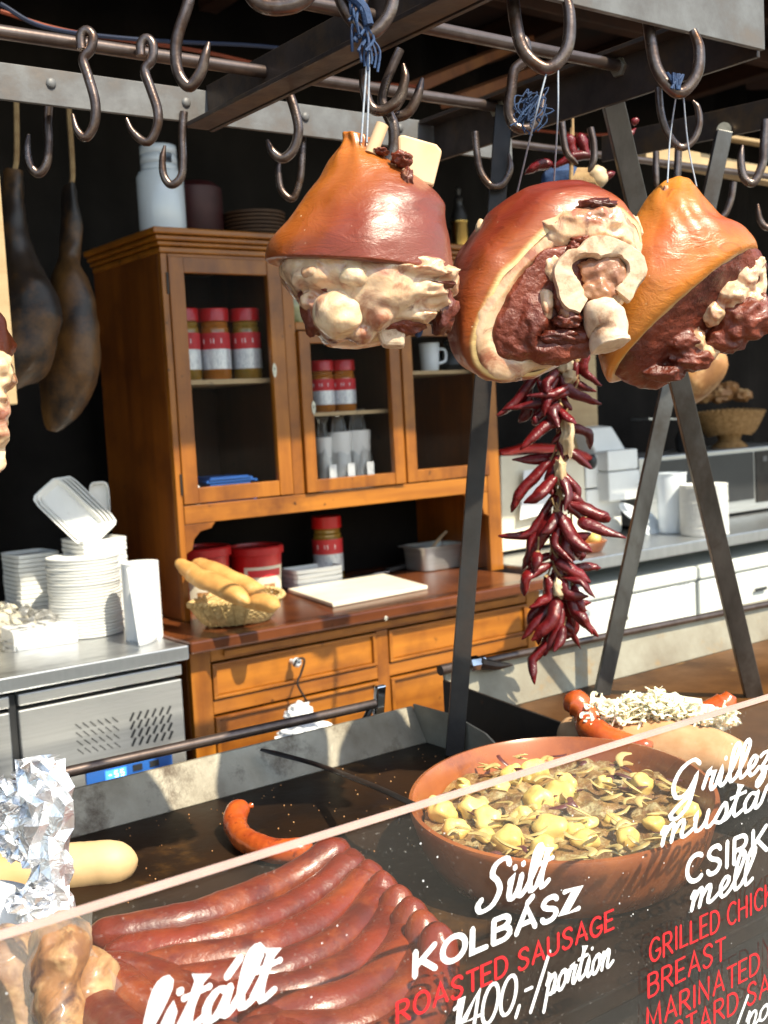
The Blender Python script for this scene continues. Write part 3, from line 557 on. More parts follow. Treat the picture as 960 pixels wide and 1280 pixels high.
# ---- things on top of the dresser
p = PY(204, 287, 3.13); t = thing('milk_can', (p.x, 3.13, 2.052), 'white enamel can with a carrying slot standing on the dresser top', 'can'); L = t.location
r_ = (PY(237, 250, 3.13).x - PY(172, 250, 3.13).x) / 2 * .82; hz = px_z(204, 214, 3.1) - 2.052
MB().lathe(L, [(r_ * .94, 0), (r_, .01), (r_, hz - .015), (r_ * .9, hz), (r_ * .72, hz + .004)], 36).build('can_body', M['enamel'], t)
col_ = MB()
for a0, a1, z0, z1 in ((0, 6.2832, hz + .002, hz + .022), (0, 6.2832, hz + .05, hz + .075), (-1.2, 1.5, hz + .022, hz + .05), (2.3, 4.3, hz + .022, hz + .05)):
    n = 24; rows = [[(L.x + r_ * .74 * math.cos(a0 + (a1 - a0) * k / n), L.y + r_ * .74 * math.sin(a0 + (a1 - a0) * k / n), L.z + zq) for k in range(n + 1)] for zq in (z0, z1)]
    col_.grid(rows)
col_.build('collar', M['enamel'], t, 60, solid=.005)
MB().lathe(L + V(0, 0, hz), [(.02, 0), (.02, .03), (.012, .045)], 16).build('valve', M['brass'], t)
o = MB().lathe(PY(243, 240, 3.3), [(.07, -.10), (.085, -.08), (.085, .08), (.06, .10)], 24).build('red_pot', M['maroon']); o.location.z = 2.052; tag(o, 'dark red pot behind the white can on the dresser', 'pot')
p = PY(318, 280, 3.25); plates_l = []
for k in range(9):
    o = MB().lathe((p.x, 3.25, 2.052 + .012 * k), [(.07, 0), (.098, .004), (.10, .0115), (.06, .0115)], 36).build('wooden_plate', M['wood_in'])
    tag(o, 'round brown wooden plate in the pile on top of the dresser', 'plate', 'wooden plates piled on the dresser')
p = PY(575, 300, 3.2); t = thing('pepper_mill', (p.x, 3.2, 2.052), 'tall brass pepper mill on the dresser top behind the first ham', 'pepper mill'); L = t.location
MB().lathe(L, [(.036, 0), (.036, .01), (.031, .014), (.031, .11), (.034, .115), (.034, .122)], 28).build('mill_body', M['brass'], t)
MB().lathe(L, [(.028, .123), (.03, .14), (.018, .17), (.014, .19), (.018, .20), (.008, .215), (.011, .235), (.002, .245)], 24).build('mill_top', M['darksteel'], t)
for du, hh, mt, lb in ((-22, .16, 'darksteel', 'dark bottle left of the brass pepper mill'), (24, .09, 'darksteel', 'low dark jar right of the brass pepper mill')):
    p = PY(575 + du, 290, 3.27); o = MB().lathe((p.x, 3.27, 2.052), [(.03, 0), (.033, .01), (.033, hh * .6), (.012, hh * .8), (.012, hh)], 20).build('bottle', M[mt]); tag(o, lb, 'bottle')

# ---- on the dresser counter
def bucket(u, v, y, r, h, lb):
    p = PZ(u, v, ZC); t = thing('sauce_bucket', (PY(u, v, y).x, y, ZC), lb, 'bucket', 'red sauce buckets'); L = t.location
    MB().lathe(L, [(r * .86, 0), (r * .88, .004), (r * .97, h * .86)], 40).build('bucket_body', M['redlid'], t)
    MB().lathe(L, [(r * 1.0, h * .84), (r * 1.06, h * .85), (r * 1.06, h * .97), (r * 1.02, h), (r * .94, h), (r * .92, h - .008), (r * .01, h - .008)], 40, caps=False).build('lid', M['redlid'], t, 30)
    rows = [[(L.x + r * (q_) * 1.006 * math.cos(a), L.y + r * q_ * 1.006 * math.sin(a), L.z + zz_) for a in np.linspace(-2.6, -.7, 24)] for zz_, q_ in ((h * .1, .893), (h * .62, .944))]
    lab = MB().grid(rows).build('label', M['cream'], t, 60)
    rows = [[(L.x + r * (q_) * 1.012 * math.cos(a), L.y + r * q_ * 1.012 * math.sin(a), L.z + zz_) for a in np.linspace(-2.45, -.95, 24)] for zz_, q_ in ((h * .42, .925), (h * .56, .938))]
    MB().grid(rows).build('label_band', M['redlabel'], lab, 60)
    rows = [[(L.x + r * (q_) * 1.012 * math.cos(a), L.y + r * q_ * 1.012 * math.sin(a), L.z + zz_) for a in np.linspace(-2.3, -1.3, 16)] for zz_, q_ in ((h * .14, .896), (h * .28, .91))]
    MB().grid(rows).build('label_band', M['bread_brown'], lab, 60); return t
bucket(255, 745, 3.22, .088, .185, 'red lidded sauce bucket in the left corner of the dresser niche')
bucket(322, 735, 3.24, .086, .165, 'red lidded sauce bucket with cream label just right of the corner one')
def basket(name, c, ra, rb, h, mat, lb, rot=0, turns=11):
    t = thing(name, c, lb, 'basket'); c = Vector(c); n = 120
    for_ = MB()
    for k in range(turns):
        f = k / (turns - 1); q = .62 + .38 * f ** .7; pts = []
        for j in range(n):
            a = 2 * math.pi * j / n; rip = 1 + .012 * math.sin(a * 30 + math.pi * k)
            x, y = ra * q * rip * math.cos(a), rb * q * rip * math.sin(a)
            pts.append(c + V(x * math.cos(rot) - y * math.sin(rot), x * math.sin(rot) + y * math.cos(rot), .006 + f * h + .006 * math.sin(a * 2)))
        pts.append(pts[0]); for_.tube(pts, h / turns * .62, 6, caps=False)
    for_.build('woven_side', M[mat], t)
    st = MB(); 
    for j in range(24):
        a = 2 * math.pi * (j + .5) / 24; P_ = []
        for f in (0, .5, 1.02):
            q = .62 + .38 * f ** .7; x, y = ra * q * math.cos(a), rb * q * math.sin(a); P_.append(c + V(x * math.cos(rot) - y * math.sin(rot), x * math.sin(rot) + y * math.cos(rot), .004 + f * h))
        st.tube(P_, .0022, 5, 6)
    st.build('stakes', M[mat], t)
    rm = MB(); rp = []
    for j in range(200):
        a = 2 * math.pi * j / 199; w_ = .005 * math.cos(a * 40)
        x, y = (ra + w_) * math.cos(a), (rb + w_) * math.sin(a); rp.append(c + V(x * math.cos(rot) - y * math.sin(rot), x * math.sin(rot) + y * math.cos(rot), h + .01 + .004 * math.sin(a * 40) + .006 * math.sin(a * 2)))
    rm.tube(rp, .0055, 6, caps=False); rm.build('rim', M[mat], t)
    MB().lathe(c, [(.001, .006), (.63, .006), (.66, .014)], 40, (ra, rb), False, rot).build('basket_floor', M[mat], t); return t
bc = PZ(298, 778, ZC); bc = V(bc.x, bc.y, ZC); basket('bread_basket', bc, .150, .105, .062, 'wicker', 'shallow straw basket of baguettes on the dresser counter', .25)
def loaf(pts, r, mat, lb, name='baguette', cat='bread', group=None, rs=(.5, .8, .95, 1, 1, .97, .85, .55), flat=.85, seg=24):
    b_ = MB(); b_.tube(pts, r, seg, 40, rs, flat, dome=1.2)
    b_.v = [tuple(Vector(v_) + (.0015 if mat == 'bread_pale' else .0045) * noise.noise_vector(Vector(v_) * 22) + .001 * noise.noise_vector(Vector(v_) * 120)) for v_ in b_.v]
    return tag(b_.build(name, M[mat], None, 60), lb, cat, group)
gB = 'baguettes in the straw basket'
loaf([PD(222, 702, 3.22), PD(250, 722, 3.10), PD(285, 738, 3.02), PD(311, 755, 2.97)], .030, 'bread', 'long baguette at the front left of the straw basket', group=gB)
loaf([PD(242, 702, 3.30), PD(270, 716, 3.22), PD(300, 730, 3.15), PD(331, 744, 3.08)], .033, 'bread', 'thick baguette lying behind the front one in the basket', group=gB)
loaf([PD(300, 752, 3.10), PD(320, 752, 3.07), PD(338, 755, 3.04), PD(350, 758, 3.03)], .027, 'bread', 'short bread end at the right of the straw basket', group=gB)
def traybox(c, L, W, H, n, rot, lb, group, mat='foam', name='foam_tray', nested=True):
    for k in range(n):
        m_ = MB(); z = k * H; q = V(0, 0, 0)
        prof = [(.93, .0), (.97, .001), (1.0, H * .2), (1.02, H * .22), (1.04, H * .30), (1.045, H * 1.0), (1.03, H * 1.08), (.98, H * 1.06), (.90, .004), (.02, .0035)]
        vs_ = MB().lathe((0, 0, 0), prof, 40, (L / 2, W / 2), False, 0, 8)
        o = vs_.build(name, M[mat], None, 35); o.location = V(c[0], c[1], c[2] + z); o.rotation_euler = (0, 0, rot + random.uniform(-.03, .03))
        ORG[o.name] = o.location.copy(); tag(o, lb, 'tray', group)
bt = PZ(392, 733, ZC)
traybox((bt.x + .01, bt.y + .02, ZC), .185, .105, .016, 4, .0, 'white foam tray in the low pile on the dresser counter', 'foam trays on the dresser counter')
pc = [PZ(360, 741, ZC), PZ(416, 760, ZC), PZ(535, 737, ZC), PZ(478, 721, ZC)]
tag(MB().prism([V(p.x, p.y, ZC + .001) for p in pc], (0, 0, .013)).build('cutting_board', M['board'], None, 0, .003), 'worn white plastic cutting board on the dresser counter', 'cutting board')
t = thing('knife', PZ(500, 715, ZC), 'black handled knife lying behind the cutting board', 'knife')
MB().beam(zsp(PZ(485, 717, ZC), ZC + .012), zsp(PZ(520, 709, ZC), ZC + .016), .02, .014).build('handle', M['dark'], t, 0, .003)
MB().beam(zsp(PZ(440, 722, ZC), ZC + .006), zsp(PZ(485, 717.5, ZC), ZC + .010), .028, .0015).build('blade', M['chrome'], t, 0)
p = PZ(546, 711, ZC); t = thing('steel_container', (p.x, p.y + .02, ZC), 'rectangular steel food pan with a wooden spoon on the dresser counter', 'container'); L = t.location
MB().lathe(L, [(.82, .001), (.88, .004), (.95, .085), (1.12, .0855), (1.12, .089), (.93, .089), (.86, .008), (.01, .007)], 44, (.098, .075), False, 0, 6).build('pan', M['inox'], t)
MB().tube([L + V(-.05, 0, .03), L + V(.06, .03, .10), L + V(.13, .05, .13)], .006, 8, 10).build('wooden_spoon', M['peg'], t)

# ================================================================== FRIDGE COUNTER (left)
YR = 2.70; ZR = .93
fr = thing('fridge_counter', (.9, 3.0, 0), 'stainless steel undercounter fridge with louvred door at the left', 'fridge')
FX1 = PY(237, 812, YR).x - .002
MB().bx(-.9, FX1, YR, 3.44, ZR - .038, ZR).build('worktop', M['inox_top'], fr, 0, .004)
MB().bx(-.88, FX1 - .02, YR + .05, 3.40, .08, ZR - .04).build('carcass', M['darksteel'], fr, 0, .003)
fy = YR + .02
def fdoor(x0, x1):
    z1 = px_z(128, 868, fy); z0 = .30
    d = MB().bx(x0, x1, fy, fy + .028, z0, z1).build('door', M['inox'], fr, 0, .003)
    MB().bx(x0, x1, fy - .006, fy + .026, z1 + .012, z1 + .04).build('door_handle', M['inox'], d, 0, .003); return d, z0, z1
dx0, dx1 = px_x(24, 900, fy), px_x(229, 880, fy)
d_, z0, z1 = fdoor(dx0, dx1); fdoor(dx0 - .48, dx0 - .022)
MB().bx(dx0 - .02, dx0 - .002, fy + .012, fy + .03, .1, .88).build('mullion', M['dark'], fr, 0)
lv = MB()
for g_ in (0, 1):
    for rw in range(4):
        for k in range(6):
            u_ = (98 if g_ == 0 else 165) + k * 9.2 + rw * .9; v_ = 908 + rw * 10.5 - k * 1.7 + (0 if g_ == 0 else -12)
            p = PY(u_, v_, fy - .0012); lv.beam(p + V(-.007, 0, .007), p + V(.007, 0, -.007) if g_ == 0 else p + V(-.007, 0, .007) + V(.0, 0, -.0), .004, .002, (0, 1, 0)) if g_ == 0 else lv.beam(p + V(.006, 0, .010), p + V(-.006, 0, -.010), .002, .005, (0, 1, 0))
lv.build('louvre_slots', M['dark'], d_, 0)
pa, pb = PY(108, 976, fy - .004), PY(215, 944, fy - .004)
zc_ = px_z(160, 962, fy)
cp = MB().bx(pa.x, pb.x, fy - .006, fy - .001, zc_ - .022, zc_ + .022).build('control_panel', M['blue'], fr, 0, .002)
q = PY(145, 967, fy - .007); MB().bx(q.x - .028, q.x + .028, fy - .008, fy - .0062, q.z - .012, q.z + .012).build('display', M['lcd'], cp, 0)
dg = MB()
for k in range(3):
    for (a, b_, c_, d__) in ((-.004, .004, -.001, .001),) if k == 0 else ((-.004, .004, .006, .008), (-.004, .004, -.001, .001), (-.004, .004, -.008, -.006), (-.005, -.0035, 0, .007), (.0035, .005, -.007, 0)):
        dg.bx(q.x - .016 + k * .016 + a, q.x - .016 + k * .016 + b_, fy - .0095, fy - .0082, q.z + c_, q.z + d__)
dg.build('digits', M['lcd2'], cp, 0)
for u_, v_ in ((172, 959), (193, 954)):
    q = PY(u_, v_, fy - .007); MB().bx(q.x - .013, q.x + .013, fy - .008, fy - .0062, q.z - .008, q.z + .008).build('switch', M['dark'], cp, 0)
# things on the fridge counter
def on(u, v, z=ZR): p = PZ(u, v, z); return V(p.x, p.y, z)
pp = on(128, 797); pr = .5 * (PD(171, 750, DEP(pp)) - PD(80, 750, DEP(pp))).length
for k in range(26):
    q = MB().lathe((0, 0, 0), [(pr * .6, .001), (pr * .90, .0015), (pr * .985, .0025), (pr, .004), (pr, .0085), (pr * .97, .0092), (pr * .86, .008), (pr * .70, .0045), (.001, .0045)], 44, caps=False)
    o = q.build('paper_plate', M['foam'], None, 50); o.location = (pp.x + random.uniform(-.002, .002), pp.y + pr + random.uniform(-.002, .002), ZR + .0085 * k + .001); o.rotation_euler = (0, 0, random.random() * 6)
    tag(o, 'white paper plate in the tall stack behind the paper roll', 'plate', 'stacked paper plates on the fridge counter')
# paper roll
rp = on(190, 800); t = thing('paper_roll', (rp.x, rp.y + .045, ZR), 'white kitchen paper roll standing in front of the plate stack', 'paper roll'); L = t.location
rr_ = .050; hr = px_z(180, 702, rp.y + .04) - ZR
MB().lathe(L, [(rr_, 0), (rr_, hr), (.02, hr), (.02, hr - .05)], 48, caps=False).build('roll', M['paper'], t, 50)
rows = []
for k in range(15):
    f = k / 14; z = L.z + .001 + hr * .985 * f; row = []
    for j in range(14):
        s_ = j / 13; a = -1.9 - .2 * s_
        P_ = V(L.x + (rr_ + .0015) * math.cos(-1.35), L.y + (rr_ + .0015) * math.sin(-1.35), z)
        out = V(-.8, -.28 - .25 * (1 - f), 0).normalized(); width = .092 * (1 if f < .99 else 1)
        if f > .55: width *= 1 - .0 * (f - .55)
        row.append(P_ + out * width * s_ + V(0, -.012 * math.sin(s_ * 3.1) - .004, 0))
    rows.append(row)
MB().grid(rows).build('loose_sheet', M['paper'], t, 80, solid=.0008)
# foam tray stacks
ta = on(55, 786); traybox((ta.x, ta.y + .07, ZR), .125, .15, .013, 17, .0, 'white foam tray in the tall left stack on the fridge counter', 'foam trays in the tall left stack')
tb = PD(118, 690, DEP(pp) + .16); ZT = ZR
traybox((tb.x, tb.y, ZR), .135, .165, .013, 20, .0, 'white foam tray in the taller stack behind the plates', 'foam trays in the stack behind the plates')
tt = PD(92, 640, DEP(pp) + .12)
for k in range(4):
    o = MB().lathe((0, 0, 0), [(.86, 0), (.9, .002), (1.0, .020), (1.04, .021), (1.04, .023), (.98, .023), (.87, .004), (.02, .003)], 40, (.095, .05), False, 0, 8).build('foam_tray', M['foam'], None, 35)
    o.location = PD(85 + k * 5, 642 - k * 1, DEP(pp) + .10 + .012 * k); o.rotation_euler = (math.radians(62), math.radians(48), math.radians(-32)); ORG[o.name] = o.location.copy()
    tag(o, 'white foam tray leaning in the slanted bundle on top of the tray stack', 'tray', 'slanted foam trays on top of the stack')
o = MB().lathe((0, 0, 0), [(.86, 0), (.9, .002), (1.0, .020), (1.04, .021), (1.04, .023), (.98, .023), (.87, .004), (.02, .003)], 40, (.028, .07), False, 0, 5).build('foam_tray', M['foam'], None, 35)
o.location = PD(123, 632, DEP(pp) + .18); o.rotation_euler = (math.radians(95), 0, math.radians(-12)); tag(o, 'narrow foam tray standing upright against the dresser side', 'tray')
# white box in a clear bag
wb = on(50, 818); t = thing('napkin_pack', wb, 'white block of napkins in a torn clear bag at the left end of the counter', 'napkins')
a_, b2 = PZ(18, 815, ZR), PZ(98, 803, ZR); ax_ = (b2 - a_); ax_.z = 0; hh = .052; dpt = V(-ax_.y, ax_.x, 0).normalized() * .13
MB().prism([a_, b2, b2 + dpt, a_ + dpt], (0, 0, hh)).build('napkins', M['paper'], t, 0, .004)
g = MB(); g.blob((a_ + b2) / 2 + dpt * .9 + V(-.07, 0, .04), (.13, .11, .06), .5, 3, 40, 2)
g.v = [tuple(V(v_[0], v_[1], max(v_[2], ZR + .001)) + .012 * noise.noise_vector(Vector(v_) * 30) * V(1, 1, 0).length) if False else (v_[0], v_[1], max(v_[2] + .015 * noise.noise(Vector(v_) * 35), ZR + .001)) for v_ in g.v]
g.build('clear_bag', M['bag'], t, 25)
o = MB(); o.blob((a_ + b2) / 2 + dpt * 1.3 + V(-.09, .05, .045), (.10, .08, .055), .3, 3, 30, 8); o.v = [(v_[0], v_[1], max(v_[2], ZR + .002)) for v_ in o.v]
tag(o.build('bread_bag', M['cream']), 'cream coloured bagged rolls behind the napkins', 'bread')

# ================================================================== old hams at back left
def oldham(pts, r, rs, lb, top):
    b_ = MB(); b_.tube(pts, r, 36, 44, rs, .6)
    b_.v = [tuple(Vector(v_) + .02 * noise.noise_vector(Vector(v_) * 7) + .005 * noise.noise_vector(Vector(v_) * 30)) for v_ in b_.v]
    t = thing('cured_ham', pts[-1], lb, 'ham', 'cured hams hanging at the back'); b_.build('ham_body', M['oldham'], t, 70)
    MB().tube([pts[0], pts[0] + V(.01, 0, .05), top], .007, 6, 14).build('rope', M['stalk'], t)
oldham([PD(18, 215, 2.95), PD(20, 290, 2.95), PD(26, 350, 2.95), PD(32, 410, 2.95), PD(22, 465, 2.95), PD(12, 492, 2.95)], .125, (.3, .36, .5, .85, 1, .95, .45, .15), 'dark cured ham at the far left of the back curtain', PD(20, 100, 2.95))
oldham([PD(88, 235, 3.1), PD(90, 310, 3.1), PD(88, 360, 3.1), PD(86, 430, 3.1), PD(80, 500, 3.1), PD(70, 538, 3.1)], .118, (.25, .33, .42, .8, .98, 1, .6, .2), 'dark cured ham hanging between the first ham and the dresser', PD(85, 120, 3.1))
o = tag(MB().tube([PD(868, 425, 3.2), PD(885, 455, 3.2), PD(860, 485, 3.2), PD(830, 492, 3.2)], .09, 30, 24, (.5, 1, .9, .3), .6).build('cured_ham', M['bread_brown']), 'yellow brown ham hanging behind the third knuckle above the microwave', 'ham')

# ================================================================== RIGHT WORKTOP AND ITS THINGS
ZW = .95; yw = 2.86
wt = thing('steel_worktop', (4, 3.1, 0), 'long steel worktop over white chest units at the right', 'worktop')
MB().bx(X1 + .01, 6.6, yw, 3.65, ZW - .045, ZW).build('worktop_slab', M['inox_top'], wt, 0, .004)
for x in (2.80, 4.0, 5.4): MB().bx(x, x + .04, yw + .35, yw + .39, 0, ZW - .047).build('leg', M['inox'], wt, 0)
xs = [2.755, px_x(872, 720, 2.9) , px_x(872, 720, 2.9) + .8, px_x(872, 720, 2.9) + 1.6]
for i in range(3):
    lb = ('white chest freezer under the worktop behind the chillies', 'white chest freezer under the worktop at the right edge', 'white chest freezer beyond the right edge')[i]
    t = thing('chest_freezer', (xs[i] + .35, 3.1, 0), lb, 'freezer', 'white freezers under the worktop')
    x0, x1 = xs[i] + .012, xs[i + 1] - .012; zt_ = px_z(795, 722, 2.9)
    MB().bx(x0, x1, 2.9, 3.5, .05, zt_ - .06).build('cabinet', M['freezer'], t, 0, .008); MB().bx(x0 - .004, x1 + .004, 2.892, 3.5, zt_ - .055, zt_).build('lid', M['freezer'], t, 0, .01)
    xa = (x0 + x1) / 2; MB().bx(xa - .05, xa + .03, 2.885, 2.8905, zt_ - .15, zt_ - .135).build('handle', M['dark'], t, 0, .002)
    MB().bx(x1 - .11, x1 - .04, 2.8985, 2.8995, zt_ - .10, zt_ - .06 - .002).build('badge', M['label'], t, 0)
def onw(u, v): p = PZ(u, v, ZW); return V(p.x, p.y, ZW)
# microwave
mwp = onw(905, 645); yq = 3.28
t = thing('microwave', (px_x(905, 640, yq), yq, ZW), 'steel microwave oven with dark window standing on the right worktop', 'microwave')
mx0, mx1, mz = px_x(800, 600, yq), px_x(1010, 600, yq), px_z(900, 563, yq)
MB().bx(mx0, mx1, yq, yq + .35, ZW + .015, mz).build('oven_case', M['inox'], t, 0, .005)
mw_w = MB().bx(px_x(822, 600, yq), px_x(941, 600, yq), yq - .008, yq - .001, ZW + .07, mz - .02).build('oven_door', M['dark'], t, 0, .003)
MB().bx(px_x(944, 600, yq), mx1 - .01, yq - .006, yq - .001, ZW + .05, mz - .02).build('button_panel', M['darksteel'], t, 0, .002)
q = px_x(952, 575, yq); MB().bx(q, q + .03, yq - .009, yq - .0065, mz - .07, mz - .045).build('button', M['galv'], t, 0)
for x in (mx0 + .03, mx1 - .05): MB().bx(x, x + .03, yq + .02, yq + .3, ZW, ZW + .014).build('foot', M['dark'], t, 0)
# baskets on the microwave
bp_ = V(px_x(912, 560, yq + .12), yq + .12, mz); t = basket('wicker_fruit_basket', V(bp_.x, bp_.y, mz + .06), .19, .14, .10, 'wicker_b', 'footed brown wicker basket of bread pieces on the microwave')
MB().lathe(bp_, [(.085, .001), (.08, .01), (.05, .035), (.06, .066)], 30).build('foot', M['wicker_b'], t)
for k, (du, dv, rr_) in enumerate(((-28, -2, .045), (-5, -4, .05), (22, -3, .04), (5, -12, .04), (-16, -13, .035))):
    o = MB().blob(PD(906 + du, 497 + dv, DEP(bp_)), (rr_ * 1.3, rr_, rr_ * .8), .4, 2.5, 22, k + 10).build('bread_chunk', M['bread_brown']); tag(o, 'brown torn piece of bread in the wicker basket on the microwave', 'bread', 'bread pieces in the wicker basket')
q = V(px_x(862, 560, yq + .1), yq + .1, mz); t = thing('dark_pot', q, 'small dark lidded pot left of the wicker basket', 'pot')
MB().lathe(q, [(.05, 0), (.06, .01), (.065, .06), (.05, .085)], 28).build('pot_body', M['dark'], t); MB().lathe(q, [(.053, .086), (.05, .092), (.012, .10), (.01, .115)], 24).build('lid', M['darksteel'], t)
tag(MB().beam(PY(800, 524, 3.5), PY(850, 524, 3.5), .10, .008).build('wall_shelf', M['inox']), 'thin metal shelf edge behind the legs of the rack', 'shelf')
# plates near microwave
p = onw(881, 668)
for k in range(24):
    r2 = .095; q = MB().lathe((0, 0, 0), [(r2 * .6, .001), (r2 * .90, .0015), (r2 * .985, .0025), (r2, .004), (r2, .0085), (r2 * .97, .0092), (r2 * .86, .008), (r2 * .70, .0045), (.001, .0045)], 40, caps=False)
    o = q.build('paper_plate', M['foam'], None, 50); o.location = (p.x + .0 + random.uniform(-.002, .002), p.y + .0, ZW + .0085 * k + .001)
    tag(o, 'white paper plate in the stack in front of the microwave', 'plate', 'stacked paper plates by the microwave')
# foam boxes
def fbox(u0, u1, v0, v1, y, dep_, lb, rot=0, name='foam_box', mat='foam'):
    x0, x1 = px_x(u0, v1, y), px_x(u1, v1, y); zb_ = px_z((u0 + u1) / 2, v1, y); zt_ = px_z((u0 + u1) / 2, v0, y)
    t = thing(name, ((x0 + x1) / 2, y + dep_ / 2, zb_), lb, 'box', 'white foam boxes on the right worktop')
    MB().bx(x0, x1, y, y + dep_, zb_, zb_ + (zt_ - zb_) * .58).build('box_base', M[mat], t, 0, .006); MB().bx(x0 + .004, x1 - .004, y + .004, y + dep_ - .004, zb_ + (zt_ - zb_) * .60, zt_).build('lid', M[mat], t, 0, .006); return t
fbox(735, 778, 568, 668, 3.30, .16, 'white foam takeaway box lowest behind the white tub')
fbox(762, 801, 562, 625, 3.24, .16, 'white foam takeaway box lying on the right of the pile')
fbox(808, 842, 590, 665, 3.32, .14, 'white foam takeaway box between the rack legs')
o = MB().prism([PY(731, 536, 3.33), PY(765, 533, 3.33), PY(785, 566, 3.30), PY(748, 572, 3.30)], (0, .12, .01)).build('foam_box', M['foam'], None, 0, .008); tag(o, 'white foam box with slanting lid, topmost of the pile', 'box', 'white foam boxes on the right worktop')
p = onw(751, 660); t = thing('white_tub', (p.x, 3.12, ZW), 'round white plastic tub beside the chillies on the worktop', 'tub')
MB().lathe(t.location, [(.048, 0), (.055, .004), (.062, px_z(751, 601, 3.12) - ZW), (.059, px_z(751, 601, 3.12) - ZW), (.05, .01), (.001, .01)], 32, caps=False).build('tub_body', M['enamel'], t, 50)
MB().lathe(t.location, [(.063, px_z(751, 601, 3.12) - ZW - .008), (.066, px_z(751, 601, 3.12) - ZW + .002), (.06, px_z(751, 601, 3.12) - ZW + .003)], 32, caps=False).build('rim', M['enamel'], t)
for (u, v, r_, tl, lb) in ((806, 655, .085, 50, 'white plate leaning on the things between the rack legs'), (790, 645, .07, 35, 'smaller plate leaning against the foam boxes')):
    o = MB().lathe((0, 0, 0), [(r_ * .6, 0), (r_, .012), (r_, .015), (r_ * .6, .004), (.001, .004)], 40, caps=False).build('white_plate', M['enamel']); o.location = PD(u, v, DEP(PY(u, v, 3.2))); o.rotation_euler = (math.radians(tl), math.radians(12), 0); tag(o, lb, 'plate')
# papers, red bag, wooden board, clay dish
tag(MB().prism([PY(628, 690, 3.2), PY(735, 672, 3.2), PY(729, 565, 3.2), PY(626, 570, 3.2)], (0, .02, 0)).build('carton_sheet', M['cream'], None, 0, .003), 'cream cardboard box front standing on the worktop behind the chillies', 'carton')
tag(MB().prism([PY(650, 650, 3.17), PY(690, 640, 3.17), PY(688, 585, 3.17), PY(655, 588, 3.17)], (0, .003, 0)).build('paper_sheet', M['paper'], None, 0), 'pinkish white paper sheet on the cream carton', 'paper')
o = MB(); o.tube([PY(625, 565, 3.22), PY(650, 560, 3.2), PY(690, 562, 3.2), PY(720, 568, 3.2), PY(738, 572, 3.2)], .035, 18, 26, (.5, 1, .9, 1, .5), .55)
o.v = [tuple(Vector(v_) + .012 * noise.noise_vector(Vector(v_) * 14)) for v_ in o.v]; t = thing('red_bag', PY(680, 575, 3.2), 'shiny red plastic bag with black tip lying on the cream carton', 'bag'); o.build('bag_body', M['redcloth'], t, 70)
MB().blob(PY(740, 577, 3.19), (.018, .02, .028), .3, 3, 16).build('black_tip', M['dark'], t)
tag(MB().bx(px_x(735, 480, 3.4) - .14, px_x(746, 480, 3.4), 3.4, 3.43, ZW, px_z(735, 440, 3.4) + .15).build('wooden_board', M['wood_pale'], None, 0, .003), 'plain wooden board standing behind the chillies and the foam boxes', 'board')
p = onw(738, 690); t = thing('clay_dish', (p.x - .02, 3.02, ZW), 'small orange clay dish holding onions on the worktop', 'dish'); L = t.location
MB().lathe(L, [(.07, 0), (.085, .004), (.105, .042), (.10, .045), (.08, .012), (.001, .010)], 36, caps=False).build('dish_body', M['clay'], t, 60)
for k, (dx, dy, rr_, lb) in enumerate(((.06, -.02, .026, 'small yellow onion at the right side of the clay dish'), (-.01, .0, .024, 'small yellow onion in the middle of the clay dish'))):
    o = MB().blob(L + V(dx, dy, .045), (rr_, rr_, rr_ * .9), .1, 2, 20).build('yellow_onion', M['potato']); tag(o, lb, 'onion')

# ================================================================== GRIDDLES
ZG = .92
def griddle(name, x0, x1, yback, ybs, mat, bs, lb, hb):
    t = thing(name, ((x0 + x1) / 2, 1.2, 0), lb, 'griddle', 'griddles')
    MB().bx(x0, x1, .765, yback, ZG - .02, ZG).build('plate', M[mat], t, 0, .002)
    s_ = MB(); s_.add([(x0, yback + .001, ZG), (x1, yback + .001, ZG), (x1, ybs + .012, hb), (x0, ybs + .012, hb), (x0, ybs + .018, hb), (x1, ybs + .018, hb), (x1, yback + .02, ZG - .02), (x0, yback + .02, ZG - .02)],
             [(0, 1, 2, 3), (3, 2, 5, 4), (4, 5, 6, 7), (7, 6, 1, 0), (0, 3, 4, 7), (1, 6, 5, 2)])
    s_.build('back_splash', M[bs], t, 0, .001)
    MB().bx(x0 + .03, x1 - .03, .80, yback - .02, .60, ZG - .021).build('burner_box', M['blacksteel'], t, 0, .004)
    for x in (x0 + .05, x1 - .09):
        for y in (.83, yback - .08): MB().bx(x, x + .04, y, y + .04, 0, .599).build('leg', M['darksteel'], t, 0)
    return t
g1 = griddle('griddle', -.9, 1.235, 1.575, 1.60, 'griddle', 'bsplash', 'long black griddle with scorched back splash at the left', .978)
MB().prism([V(1.2355, 1.60, ZG - .02), V(1.2355, 1.36, ZG - .02), V(1.2355, 1.36, ZG + .012), V(1.2355, 1.42, .965), V(1.2355, 1.50, .982), V(1.2355, 1.612, .982)], (.004, 0, 0)).build('side_splash', M['bsplash_clean'], g1, 0)
g2 = griddle('griddle', 1.36, 3.3, 1.645, 1.66, 'griddle_b', 'bsplash_clean', 'second griddle with oily brown plate at the right', 1.008)
MB().prism([V(1.354, 1.67, ZG - .06), V(1.354, .95, ZG - .06), V(1.354, .95, ZG + .02), V(1.354, 1.30, .965), V(1.354, 1.67, .995)], (.005, 0, 0)).build('side_splash', M['blacksteel'], g2, 0)
MB().bx(1.245, 1.345, .8, 1.7, ZG - .06, ZG - .05).build('drip_tray', M['blacksteel'], None, 0, .002); tag(bpy.data.objects['drip_tray'], 'black greasy tray filling the gap between the two griddles', 'tray')
